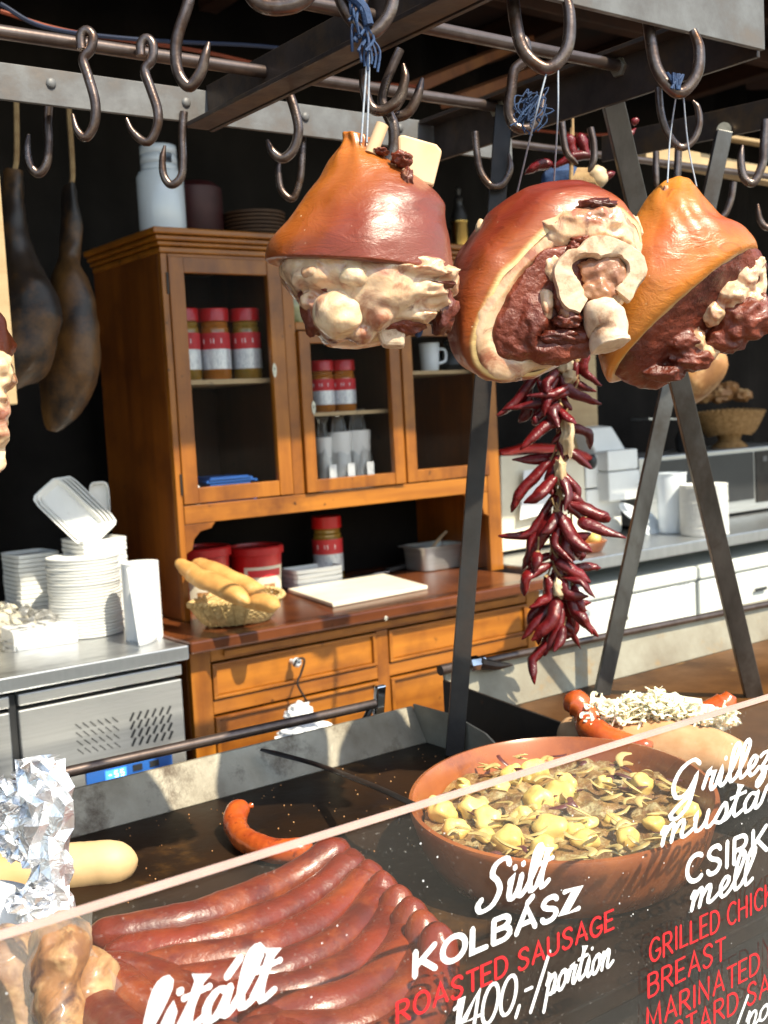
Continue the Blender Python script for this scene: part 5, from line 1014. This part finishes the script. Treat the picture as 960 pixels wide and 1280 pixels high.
# ================================================================== CHILLIES
def chili(m_, p, q, r, bend, seg=12):
    p, q = Vector(p), Vector(q); d = q - p; mid = (p + q) / 2 + bend * d.length
    P_ = cr([p, p.lerp(mid, .55) + bend * d.length * .15, mid, q.lerp(mid, .45) + bend * d.length * .05, q], 16)
    m_.tube(P_, r, seg, None, (.45, .9, 1, 1, .97, .88, .75, .5, .15), .72)
    m_.v = [tuple(Vector(v_) + .0022 * noise.noise_vector(Vector(v_) * 60) + .0012 * noise.noise_vector(Vector(v_) * 160)) for v_ in m_.v]
ch = thing('chilli_string', PD(700, 640, 2.1), 'long string of dried dark red chillies hanging between the rack legs', 'chillies'); DC = 2.1
L_ = [(700, 480, 628, 512, 8), (680, 455, 621, 520, 9), (660, 470, 648, 528, 9), (672, 475, 664, 525, 8), (712, 480, 658, 495, 7), (700, 470, 752, 505, 8), (720, 450, 745, 490, 8), (735, 440, 752, 482, 7), (715, 490, 680, 520, 9), (700, 500, 672, 528, 8),
      (702, 522, 650, 562, 11), (706, 540, 640, 575, 10), (688, 575, 640, 640, 10), (698, 590, 655, 628, 10), (705, 572, 700, 625, 9), (690, 625, 623, 670, 9), (708, 628, 758, 652, 12), (730, 648, 782, 672, 9), (698, 640, 740, 690, 12), (692, 645, 652, 712, 13), (715, 660, 718, 700, 10), (700, 660, 660, 705, 9), (712, 690, 738, 668, 8), (700, 700, 738, 728, 12), (715, 712, 752, 710, 8), (690, 705, 655, 745, 10), (700, 720, 735, 745, 9), (690, 735, 652, 800, 10), (696, 745, 665, 800, 10), (700, 750, 680, 820, 9), (706, 750, 700, 800, 10), (712, 745, 748, 796, 8), (715, 760, 740, 792, 8), (702, 790, 668, 855, 9), (696, 770, 676, 815, 8), (690, 760, 662, 780, 7), (700, 780, 692, 815, 9), (684, 720, 662, 760, 9), (705, 610, 690, 660, 8), (716, 730, 728, 770, 8), (690, 690, 700, 740, 9), (672, 690, 668, 715, 7), (695, 510, 720, 530, 7)]
for k in range(34):
    v = 455 + 330 * ((k + random.random()) / 34); a = random.choice((-1, 1)) * random.uniform(.05, .9); ln = random.uniform(38, 62); L_.append((701 - (v - 455) * .01 + a * 6, v, 701 + math.sin(a) * ln, v + math.cos(a) * ln * random.uniform(.6, 1), random.uniform(6, 9)))
for k, (u0, v0, u1, v1, r) in enumerate(L_):
    dz = random.uniform(-.05, .03); m_ = MB(); bd = V(random.uniform(-.12, .12), random.uniform(-.12, .12), random.uniform(-.28, .16)) + CR * random.uniform(-.3, .3)
    chili(m_, PD(u0, v0, DC + dz * .4), PD(u1, v1, DC + dz), r * DC / F * .98, bd); o = m_.build('chilli', M['chili'], ch, 70)
    s_ = MB(); a_ = PD(u0, v0, DC + dz * .4); dd = (a_ - PD(u1, v1, DC + dz)).normalized(); s_.tube([a_ - dd * .004, a_ + dd * .004], .006, 8, 2, (1, .5)); s_.tube([a_ + dd * .003, a_ + dd * .012 + V(0, 0, .004), a_ + dd * .018 + V(0, 0, .012)], .0018, 6, 6); s_.build('stalk', M['stalk'], o)
s_ = MB(); s_.tube([PD(715, 160, DC), PD(712, 300, DC), PD(705, 440, DC), PD(702, 560, DC), PD(700, 680, DC), PD(698, 790, DC)], .004, 8, 30); s_.build('string', M['stalk'], ch)
for (u, v, a, b_) in ((710, 545, 8, 22), (700, 590, 7, 16), (706, 455, 9, 12), (712, 470, 8, 9), (698, 735, 8, 12)): MB().blob(PD(u, v, DC - .02), (a * DC / F, a * DC / F, b_ * DC / F), .7, 3, 18, u).build('garlic_stem', M['garlic'], ch, 70)
c2 = thing('chilli_bunch', PD(720, 230, 2.1), 'bunch of dark chillies and pale bulbs above the second ham', 'chillies')
for (u0, v0, u1, v1, r) in ((706, 170, 718, 205, 11), (722, 168, 735, 200, 10), (740, 195, 690, 210, 9), (690, 205, 655, 218, 10), (700, 235, 740, 248, 9), (745, 235, 770, 215, 8), (720, 250, 760, 262, 9), (790, 155, 798, 150, 6), (770, 200, 795, 160, 7)):
    m_ = MB(); chili(m_, PD(u0, v0, 2.1), PD(u1, v1, 2.1), r * 2.1 / F, CU * .12); m_.build('chilli', M['chili'], c2, 70)
for (u, v, r) in ((746, 222, 14), (735, 240, 9)): MB().blob(PD(u, v, 2.08), r * 2.08 / F, .2, 2, 20, u).build('bulb', M['garlic'], c2, 70)
s_ = MB()
for k in range(14): s_.tube([PD(722 + k, 210, 2.08), PD(715 + 2.2 * k, 228, 2.06), PD(712 + 3 * k, 250 - k, 2.08)], .0013, 5, 6)
s_.tube([PD(715, 120, 2.1), PD(716, 170, 2.1)], .003, 6); s_.build('dry_stems', M['stalk'], c2)
tag(MB().blob(PD(702, 225, 2.6), (.05, .04, .035), .3, 2, 20).build('blue_bundle', M['bluecord']), 'dark blue bundle behind the upper chillies', 'bundle')

# ================================================================== FOOD ON THE GRIDDLES
def pathlift(ps): return [PD(u, v, d) for u, v, d in ps]
gS = 'roasted sausages piled behind the clear panel'
def saus(ps, r, lb, mat='sausage', group=gS, seed=0, name='sausage'):
    P_ = [PD(*p) for p in ps]; P_ = [q if q.z > ZG + r else PZ(p[0], p[1], ZG + r) for p, q in zip(ps, P_)]; m_ = MB(); m_.tube(P_, r, 28, 70, (.72, .9, .98, 1, 1.02, 1, 1, .98, 1, 1, 1.02, .98, .9, .72), dome=1.1)
    m_.v = [tuple(Vector(v_) + .0022 * noise.noise_vector(Vector(v_) * 22 + V(seed, 0, 0)) + .0007 * noise.noise_vector(Vector(v_) * 90)) for v_ in m_.v]
    a, b_ = P_[0], (P_[0] - P_[1]).normalized(); m_.tube([a - b_ * .006, a + b_ * .003, a + b_ * .007], r * .32, 10, 4, (1, .6, .9)); a, b_ = P_[-1], (P_[-1] - P_[-2]).normalized(); group is None and m_.tube([a - b_ * .006, a + b_ * .003, a + b_ * .006], r * .3, 10, 4, (1, .6, .9))
    return tag(m_.build(name, M[mat], None, 80), lb, 'sausage', group)
SR = .024
names_ = ('rearmost sausage of the pile, just under the top edge of the panel', 'second sausage from the back of the pile', 'third sausage from the back of the pile', 'fourth sausage from the back of the pile', 'fifth sausage from the back of the pile', 'sixth sausage from the back of the pile', 'seventh sausage from the back of the pile', 'eighth sausage, next to the front one of the pile', 'front outermost sausage of the pile, nearest the panel')
for k_, lb_ in enumerate(names_[:7] + names_[8:]):
    q_ = k_ * 1.04; jx = random.uniform(-9, 9); d_ = 1.43 - .040 * q_
    saus([(104 + 30 * q_ + jx, 1172 + 21 * q_, d_ - .06), (175 + 30 * q_, 1165 + 21 * q_, d_ - .06), (262 + 28 * q_, 1146 + 23 * q_, d_ - .045), (360 + 22 * q_, 1105 + 24 * q_, d_ - .02), (416 + 18 * q_, 1068 + 22 * q_ - 4 * min(q_, 2), d_), (430 + 16 * q_ + jx * .4, 1050 + 15 * q_ - 4 * min(q_, 2), d_ + .015)], .0236 * random.uniform(.95, 1.04), lb_, seed=k_)
saus([(130, 1215, 1.22), (180, 1262, 1.17), (250, 1300, 1.13), (330, 1330, 1.10)], SR, 'dark sausage at the lower left of the pile', seed=7)
saus([(100, 1235, 1.24), (135, 1280, 1.19), (190, 1330, 1.15)], SR, 'lowest left sausage of the pile, next to the wrapped loaves', seed=8)
saus([(110, 1210, 1.34), (200, 1230, 1.27), (300, 1275, 1.2), (400, 1320, 1.14)], SR * .95, 'lower layer sausage showing between the left ends of the pile', seed=9)
saus([(310, 1009, 1.66), (296, 1016, 1.64), (295, 1035, 1.61), (310, 1052, 1.59), (345, 1064, 1.57), (392, 1060, 1.58)], .0165, 'single hooked sausage lying alone on the dark griddle', 'sausage_b', None, 11)
# baguette at left
loaf([PD(-90, 1112, 1.47), PD(-20, 1102, 1.485), PD(40, 1092, 1.50), (PD(110, 1083, 1.505)), PD(172, 1076, 1.51)], .034, 'bread_pale', 'smooth pale baguette lying on the left griddle behind the foil', rs=(.8, 1, 1, 1, 1, 1, 1, .98, .96, .92), flat=.95)
# foil
ft = thing('foil_parcel', PD(60, 1150, 1.2), 'upright crumpled aluminium foil wrapper at the left end of the panel', 'foil')
def foil(rows_px, d0, seed, nm='foil_sheet', dep_=.014, amp=.012):
    n = 15; rp_ = cr(rows_px, 15); rows = []; rf = random.Random(seed)
    for i, (v, l, r) in enumerate(rp_):
        c = PD((l + r) / 2, v, d0); hw = (r - l) / 2 * d0 / F; row = []
        for j in range(n):
            a = 2 * math.pi * j / n; p = c + CR * math.cos(a) * hw + CT * math.sin(a) * min(dep_, hw * .8)
            rd = (p - c).normalized(); p += rd * rf.uniform(-.008, .006) + V(rf.uniform(-.003, .003), rf.uniform(-.003, .003), rf.uniform(-.005, .005)) + CR * .010 * noise.noise(V(seed, 2, p.z * 22)); row.append(p)
        rows.append(row)
    fm = MB().grid(rows, True); tri = []
    for k, f_ in enumerate(fm.f): tri += [(f_[0], f_[1], f_[2]), (f_[0], f_[2], f_[3])] if rf.random() < .5 else [(f_[0], f_[1], f_[3]), (f_[1], f_[2], f_[3])]
    fm.f = tri; return fm.build(nm, M['foil'], ft, 3, bevel=.0004)
foil([(948, 22, 74), (965, 18, 82), (1000, 28, 86), (1040, 30, 86), (1080, 34, 86), (1120, 38, 90), (1160, 46, 94)], 1.22, 1)
foil([(975, -10, 30), (1000, -8, 42), (1030, 0, 48), (1060, 22, 56), (1085, 34, 60)], 1.235, 5, 'foil_fold', .014)
foil([(1028, -6, 20), (1050, -12, 30), (1072, 8, 34)], 1.25, 9, 'foil_fold', .012); foil([(1108, 34, 66), (1128, 14, 64), (1150, 30, 66)], 1.19, 12, 'foil_fold', .016)
o = MB(); o.tube([PD(-70, 1135, 1.24), PD(-10, 1126, 1.24), PD(28, 1140, 1.22), PD(45, 1170, 1.20)], .036, 20, 16, (1, 1, .9, .6), .5)
tag(o.build('paper_wrap', M['paper']), 'greyish white paper wrap lying under the foil', 'paper')
# wrapped brown loaves, bottom left
wl = thing('wrapped_loaves', PD(60, 1270, 1.12), 'brown crusty meat pieces in a thin clear bag at the bottom left behind the panel', 'food bag')
for k, ps in enumerate(([(10, 1160, 1.16), (20, 1230, 1.13), (30, 1320, 1.11)], [(70, 1150, 1.15), (72, 1220, 1.11), (85, 1320, 1.09)], [(105, 1190, 1.15), (112, 1250, 1.12), (130, 1330, 1.10)], [(-40, 1190, 1.16), (-35, 1260, 1.13), (-20, 1330, 1.1)])):
    m_ = MB(); m_.tube([PD(*p) for p in ps], .030, 30, 50, (.6, .9, 1.05, .85, 1, .8), dome=1); m_.v = [tuple(Vector(v_) + .016 * noise.noise_vector(Vector(v_) * 20 + V(k, 0, 0)) + .004 * noise.noise_vector(Vector(v_) * 70)) for v_ in m_.v]; m_.build('meat_piece', M['crust'], wl, 80)
g = []
for i in range(30):
    v = 1135 + i * 7.5; row = []
    for j in range(30):
        u = -80 + (195 + max(0, v - 1180) * .62) * j / 29; p = PD(u, v, 1.10 + .05 * abs(j / 29 - .4) - .001 * i) + .008 * noise.noise_vector(V(u * .03, v * .012, 0)); p.y = max(p.y, .775); row.append(p)
    g.append(row)
MB().grid(g).build('clear_wrap', M['bag'], wl, 70)
# spatula
t = thing('spatula', PY(420, 965, 1.4), 'dark flat spatula handle leaning from the splash plate to the clay dish', 'spatula')
sp_ = [PY(326, 937, 1.585), PY(350, 943, 1.56), PY(400, 957, 1.48), PZ(470, 984, 1.008), PZ(518, 1006, 1.006)]
for k in range(1): MB().tube(sp_, .0085, 10, 24, (.6, 1, .9, .8, .75, .7), .35).build('handle', M['darksteel'], t)

# cazuela
cz = V(1.041, 1.052, ZG); ra_ = math.atan2(.178, .18)
cd_ = thing('clay_bowl', cz, 'large glazed terracotta bowl of potatoes and onions on the griddle', 'bowl')
MB().lathe(cz, [(.78, .0015), (.86, .006), (.93, .03), (.985, .066), (1.0, .078), (.995, .083), (.97, .084), (.955, .079), (.93, .06), (.86, .02), (.78, .012), (.01, .012)], 96, (.247, .198), False, ra_).build('bowl_wall', M['clay'], cd_, 60)
m_ = MB(); rows = []
for i in range(26):
    f = i / 25; row = []
    for j in range(80):
        a = 2 * math.pi * j / 80; x, y = .247 * .90 * f * math.cos(a), .198 * .90 * f * math.sin(a); p = V(cz.x + x * math.cos(ra_) - y * math.sin(ra_), cz.y + x * math.sin(ra_) + y * math.cos(ra_), 0)
        p.z = ZG + .052 + .012 * noise.noise(p * 22) + .008 * noise.noise(p * 60) + .006 * (1 - f); row.append(p)
    rows.append(row)
MB().grid(rows, True).build('stewed_filling', M['stew'], cd_, 80)
POT = [(130, 270, 20), (215, 262, 21), (262, 290, 20), (168, 322, 19), (415, 240, 22), (482, 222, 22), (402, 152, 20), (338, 160, 17), (447, 320, 23), (328, 356, 23), (432, 372, 19), (520, 325, 16), (555, 350, 17), (300, 190, 14), (500, 180, 14), (862, 262, 17), (725, 188, 18), (680, 340, 17), (372, 275, 15), (565, 300, 13), (610, 180, 13), (760, 300, 14), (255, 335, 13), (190, 190, 12), (640, 290, 12)]
words = ['topmost', 'pale', 'small']
for k, (u, v, r) in enumerate(POT):
    p = PZ(500 + u / 2.4, 900 + v / 2.4, .985); q = DEP(p) / F; r_ = r / 2.4 * 2.1 * q
    p.z = .976 + r_ * .35
    o = MB().blob(p, (r_ * random.uniform(1, 1.2), r_, r_ * .85), .38, 1.25, 24, k, (Matrix.Rotation(k, 3, 'Z') @ V(1, 0, 0), Matrix.Rotation(k, 3, 'Z') @ V(0, 1, 0), V(0, 0, 1))).build('potato', M['potato'], None, 80)
    tag(o, 'yellow boiled potato among the onions in the clay bowl', 'potato', 'potatoes in the clay bowl')
on_w, on_r = MB(), MB()
for k in range(130):
    a = random.random() * 6.28; f = math.sqrt(random.random()) * .85; x, y = .247 * f * math.cos(a), .198 * f * math.sin(a)
    p = V(cz.x + x * math.cos(ra_) - y * math.sin(ra_), cz.y + x * math.sin(ra_) + y * math.cos(ra_), ZG + .060 + random.uniform(0, .014)); th = random.random() * 6.28; s_ = random.uniform(.008, .02)
    e = V(math.cos(th), math.sin(th), random.uniform(-.3, .5)) * s_; b_ = V(-e.y, e.x, random.uniform(0, .01)) * .5
    (on_w if k % 4 < 3 else on_r).tube([p - e, p - e * .3 + b_, p + e * .4 + b_, p + e], random.uniform(.003, .0055), 8, 10, (.4, 1, 1, .4), .4)
tag(on_w.build('sliced_onions', M['onion'], None, 80), 'pale slices of softened onion over the clay bowl filling', 'onion', kind='stuff'); tag(on_r.build('red_onions', M['redonion'], None, 80), 'dark purple onion shreds in the clay bowl', 'onion', kind='stuff')
# roll with sausages and shredded topping
rt = thing('filled_roll', PZ(820, 965, ZG), 'huge split bread roll with sausage and white shredded topping on the right griddle', 'sandwich')
m_ = MB(); m_.tube([PD(705, 912, 1.92), PD(750, 922, 1.88), PD(810, 934, 1.84), PD(870, 942, 1.82), PD(925, 948, 1.83)], .053, 30, 40, (.45, .72, .9, 1, 1.02, .95, .6), .85)
m_.v = [tuple(V(v_[0], v_[1], max(v_[2], ZG + .002)) + .006 * noise.noise_vector(Vector(v_) * 18)) for v_ in m_.v]; m_.build('bread', M['bun'], rt, 80)
m_ = MB(); m_.tube([PD(708, 878, 1.86), PD(722, 880, 1.85), PD(733, 895, 1.84), PD(740, 912, 1.83), PD(765, 926, 1.80), PD(815, 934, 1.77)], .0225, 22, 30, (.6, 1, .82, 1, 1.05, .9, .4)); m_.build('sausage', M['sausage_b'], rt, 80)
m_ = MB(); m_.tube([PD(880, 890, 1.9), PD(905, 880, 1.9), PD(914, 868, 1.9)], .02, 20, 12, (.8, 1, .5)); m_.build('sausage', M['sausage_b'], rt, 80)
m_ = MB()
for k in range(1300):
    f = random.random(); u = 730 + 184 * f; v = 903 - 14 * f - random.random() ** .7 * 40 * math.sin(math.pi * min(1, f * 1.1 + .12)) ** .5 * (.8 + .4 * noise.noise(V(f * 7, 0, 0))) + random.uniform(0, 14)
    p = PD(u, v, 1.87 + random.uniform(-.05, .05)); e = V(random.uniform(-1, 1), random.uniform(-1, 1), random.uniform(-.6, .6)).normalized() * random.uniform(.007, .017); b_ = V(random.uniform(-1, 1), random.uniform(-1, 1), random.uniform(-1, 1)) * .007
    m_.tube([p - e, p - e * .4 + b_, p + e * .4 + b_, p + e], random.uniform(.002, .0042), 5, 5, (.7, 1, .7), .5)
m_.blob(PD(820, 900, 1.88), (.115, .04, .036), .5, 4, 30, 4, (CR, CT, CU)); o = m_.build('shredded_topping', M['cheese'], rt, 80); o['kind'] = 'stuff'
# crumbs and burnt bits on the griddles
cm = MB()
for k in range(260):
    x, y = random.uniform(.3, 1.2), random.uniform(.85, 1.56); y = y + (1.56 - y) * random.random() * (k % 2); r_ = random.uniform(.0005, .0015); cm.blob((x, y, ZG + r_ * .5), r_, .4, 2, 6, k)
tag(cm.build('burnt_crumbs', M['bread_brown'], None, 80), 'scattered brown crumbs on the black griddle', 'crumbs', kind='stuff')
# ================================================================== CLEAR PANEL WITH LETTERING
YG = .735; zg = 1.18
gp = thing('acrylic_panel', (.6, YG, .9), 'clear acrylic guard panel with hand painted white and red menu lettering', 'panel')
MB().bx(-.5, 1.9, YG, YG + .005, .5, zg - .0065).build('clear_sheet', M['glass'], gp, 0)
MB().bx(-.5, 1.9, YG - .0003, YG + .0053, zg - .0042, zg).build('polished_edge', M['acryl_edge'], gp, 0)
MB().bx(-.9, 2.6, YG - .03, YG + .02, 0, .499).build('front_skirt', M['blacksteel'], gp, 0)
def arc(cx, cy, rx, ry, a0, a1, n=10): return [(cx + rx * math.cos(math.radians(a0 + (a1 - a0) * k / n)), cy + ry * math.sin(math.radians(a0 + (a1 - a0) * k / n))) for k in range(n + 1)]
def pl(s): return [tuple(map(float, q.split(','))) for q in s.split()]
CAP = {
 'K': (.72, [pl('0,0 0,1'), pl('.62,1 .04,.42'), pl('.2,.56 .66,0')]), 'O': (.84, [arc(.38, .5, .38, .5, 90, 450, 20)]), 'L': (.58, [pl('0,1 0,0 .5,0')]),
 'B': (.66, [pl('0,0 0,1'), [(0, 1)] + arc(.3, .77, .24, .23, 90, -90, 8) + [(0, .54)], [(0, .54)] + arc(.3, .27, .28, .27, 90, -90, 8) + [(0, 0)]]),
 'A': (.78, [pl('0,0 .36,1 .70,0'), pl('.12,.33 .58,.33')]), 'Á': (.78, [pl('0,0 .36,1 .70,0'), pl('.12,.33 .58,.33'), pl('.36,1.16 .58,1.38')]),
 'S': (.66, [cr([(.56, .84), (.42, 1.0), (.16, .98), (.04, .78), (.18, .58), (.44, .44), (.55, .24), (.40, .02), (.14, 0), (0, .16)], 24).tolist()]),
 'Z': (.68, [pl('.02,1 .58,1 0,0 .62,0')]), 'R': (.70, [pl('0,0 0,1'), [(0, 1)] + arc(.3, .75, .25, .25, 90, -90, 8) + [(0, .5)], pl('.22,.5 .62,0')]),
 'T': (.66, [pl('0,1 .62,1'), pl('.31,1 .31,0')]), 'E': (.60, [pl('.52,1 0,1 0,0 .54,0'), pl('0,.52 .44,.52')]), 'D': (.74, [pl('0,0 0,1'), [(0, 1)] + arc(.22, .5, .42, .5, 90, -90, 12) + [(0, 0)]]),
 'U': (.74, [[(0, 1)] + arc(.31, .3, .31, .3, 180, 360, 10) + [(.62, 1)]]), 'G': (.80, [arc(.38, .5, .38, .5, 45, 330, 16) + [(.72, .42), (.42, .42)]]),
 'C': (.72, [arc(.38, .5, .38, .5, 50, 310, 16)]), 'I': (.20, [pl('.04,0 .04,1')]), 'H': (.76, [pl('0,0 0,1'), pl('.62,0 .62,1'), pl('0,.52 .62,.52')]),
 'M': (.96, [pl('0,0 .06,1 .40,.2 .74,1 .82,0')]), 'N': (.78, [pl('0,0 0,1 .62,0 .62,1')]), ' ': (.42, []),
 '1': (.42, [pl('.04,.78 .26,1 .26,0')]), '4': (.70, [pl('.46,0 .46,1 0,.32 .62,.32')]), '0': (.68, [arc(.28, .5, .28, .5, 90, 450, 18)]), ',': (.24, [pl('.1,.08 .02,-.2')]), '-': (.36, [pl('.02,.42 .28,.42')]), '/': (.52, [pl('0,-.25 .46,1.2')]),
}
sp3 = lambda s, n=14: cr(pl(s), n).tolist()
SCR = {
 'S': (.74, [sp3('.66,.86 .54,1.04 .28,.98 .22,.76 .40,.56 .50,.32 .36,.04 .08,-.02 -.04,.14 .04,.26', 26)]),
 'G': (.86, [sp3('.66,.86 .46,1.02 .14,.86 .0,.46 .14,.12 .40,.14 .56,.40 .62,.56 .58,.2 .50,-.22 .24,-.46 .04,-.34 .2,-.14 .5,.06', 34)]),
 'l': (.30, [sp3('0,.12 .16,.46 .28,.9 .20,1.06 .10,.86 .08,.28 .16,.02 .32,.12', 18)]),
 'i': (.28, [sp3('0,.12 .12,.52 .10,.14 .18,.0 .30,.12', 12), pl('.17,.74 .18,.76')]),
 't': (.34, [sp3('0,.12 .14,.56 .18,.94 .10,.3 .16,.02 .34,.12', 14), pl('-.02,.60 .34,.64')]),
 'e': (.36, [sp3('0,.14 .20,.24 .27,.42 .16,.52 .05,.30 .12,.02 .24,.0 .38,.14', 16)]),
 'u': (.50, [sp3('0,.4 .05,.5 .04,.14 .14,.0 .28,.18 .32,.5', 12), sp3('.32,.5 .30,.12 .38,.0 .50,.12', 8)]),
 'm': (.72, [sp3('-.02,.36 .06,.5 .04,.0', 6), sp3('.05,.22 .18,.5 .26,.42 .24,.0', 8), sp3('.25,.22 .40,.5 .48,.42 .46,.10 .54,0 .72,.12', 12)]),
 'n': (.52, [sp3('-.02,.36 .06,.5 .04,.0', 6), sp3('.05,.22 .18,.5 .28,.42 .26,.10 .34,0 .52,.12', 12)]),
 'r': (.38, [sp3('0,.12 .10,.56 .12,.46 .26,.48 .22,.14 .28,0 .38,.1', 14)]),
 's': (.36, [sp3('0,.12 .20,.54 .28,.24 .18,.0 .04,.06', 12), sp3('.18,.0 .30,.04 .38,.14', 5)]),
 'a': (.46, [sp3('.30,.44 .16,.52 .03,.30 .08,.02 .22,.06 .32,.34 .34,.5', 14), sp3('.34,.5 .31,.12 .36,0 .47,.12', 8)]),
 'o': (.42, [sp3('.20,.5 .04,.36 .05,.06 .20,.0 .32,.2 .28,.46 .18,.5 .30,.40 .44,.44', 16)]),
 'z': (.42, [sp3('.02,.44 .14,.52 .30,.46 .08,.06 .22,.08 .22,-.22 .08,-.42 .02,-.28 .2,-.04 .42,.14', 22)]),
 'p': (.46, [sp3('0,.30 .10,.55 .04,-.42', 8), sp3('.08,.3 .24,.52 .34,.36 .26,.02 .10,.04', 10), sp3('.26,.02 .36,.02 .46,.12', 4)]),
}
SCR['á'] = (.46, SCR['a'][1] + [pl('.26,.70 .42,.96')]); SCR['ü'] = (.50, SCR['u'][1] + [pl('.08,.72 .09,.75'), pl('.30,.74 .31,.77')])
for ch_ in ' 104,-/': SCR[ch_] = CAP[ch_]
def text(s_, p0, p1, cap, wt, mat, font, slant=0., right=None, jit=.0, name='lettering'):
    """p0,p1: photo pixels of the two baseline ends, cap: cap height in metres"""
    a, b_ = PY(p0[0], p0[1], YG), PY(p1[0], p1[1], YG); z = (a.z + b_.z) / 2; W = b_.x - a.x; gap = .16 if font is CAP else .0
    adv = sum(font[c][0] + (gap if c != ' ' else 0) for c in s_) - gap; sx = W / adv; m_ = MB(); x = 0; dep_ = 0; random.seed(sum(map(ord, s_)))
    for c in s_:
        w_, strokes = font[c]; jz = random.uniform(-jit, jit) * cap
        for st in strokes:
            P_ = [(a.x + (x + q[0]) * sx + slant * q[1] * cap, z + q[1] * cap + jz + (0)) for q in st]; dep_ += 1; y = YG - .0006 - .00007 * dep_; n = len(P_); vs = []; hw0 = wt / 2
            for i in range(n):
                t0 = np.array(P_[min(i + 1, n - 1)]) - np.array(P_[max(i - 1, 0)]); t0 = t0 / (np.linalg.norm(t0) + 1e-9)
                # brush: downstrokes heavier than hairlines
                hw = hw0 * ((.60 + .55 * abs(t0[1])) if font is SCR else (.82 + .25 * abs(t0[1])))
                if 0 < i < n - 1:
                    ta = np.array(P_[i]) - np.array(P_[i - 1]); tb_ = np.array(P_[i + 1]) - np.array(P_[i]); ta /= np.linalg.norm(ta) + 1e-9; tb_ /= np.linalg.norm(tb_) + 1e-9
                    cs = max(.45, math.sqrt(max(0, (1 + float(ta.dot(tb_))) / 2))); hw /= cs
                nx, nz = -t0[1] * hw, t0[0] * hw; y2 = y - .000028 * i / n; vs += [(P_[i][0] + nx, y2, P_[i][1] + nz), (P_[i][0] - nx, y2 - .000004, P_[i][1] - nz)]
            m_.add(vs, [(2 * i, 2 * i + 1, 2 * i + 3, 2 * i + 2) for i in range(n - 1)])
            for q, k in ((P_[0], 1), (P_[-1], 2)):
                m_.add([(q[0] + hw0 * .8 * math.cos(t), y - .00003 - .00001 * k, q[1] + hw0 * .8 * math.sin(t)) for t in np.linspace(0, 6.2832, 12, endpoint=False)], [tuple(range(12))])
        x += w_ + (gap if c != ' ' else 0)
    return m_.build(name, M[mat], gp, 0)
k1 = DEP(PY(640, 1150, YG)) / F
text('Sült', (597, 1140), (684, 1106), .037, .0055, 'white_paint', SCR, .30)
text('KOLBÁSZ', (518, 1219), (724, 1135), .0205, .0056, 'white_paint', CAP, .10)
text('ROASTED SAUSAGE', (496, 1277), (766, 1160), .0178, .0029, 'red_paint', CAP, .04, jit=.05)
text('1400,-/portion', (560, 1299), (764, 1208), .033, .0036, 'white_paint', {**SCR}, .26)
text('Grillezett', (838, 1015), (1003, 935), .036, .0054, 'white_paint', SCR, .30)
text('mustáros', (825, 1066), (1003, 978), .034, .0052, 'white_paint', SCR, .30)
text('CSIRKE', (858, 1105), (978, 1053), .0265, .0056, 'white_paint', CAP, .08)
text('mell', (862, 1138), (938, 1104), .036, .0052, 'white_paint', SCR, .30)
text('GRILLED CHICKEN', (812, 1203), (990, 1116), .0225, .0028, 'red_paint', CAP, .04, jit=.05)
text('BREAST', (810, 1243), (906, 1199), .0225, .0028, 'red_paint', CAP, .04, jit=.05)
text('MARINATED IN', (808, 1284), (978, 1203), .0225, .0028, 'red_paint', CAP, .04, jit=.05)
text('MUSTARD SAUCE', (798, 1332), (1005, 1216), .0225, .0028, 'red_paint', CAP, .04, jit=.05)
text('/portion', (912, 1290), (1025, 1240), .030, .0034, 'white_paint', SCR, .26)
text('litált', (172, 1312), (340, 1244), .040, .0066, 'white_paint', SCR, .30)
spk = MB()
for k in range(70):
    x, z, r_ = random.uniform(.15, 1.2), random.uniform(.93, 1.15), random.uniform(.0004, .0009); spk.add([(x + r_ * math.cos(t), YG - .0004, z + r_ * math.sin(t)) for t in np.linspace(0, 6.28, 7, endpoint=False)], [tuple(range(7))])
spk.build('paint_specks', M['white_paint'], gp, 0)
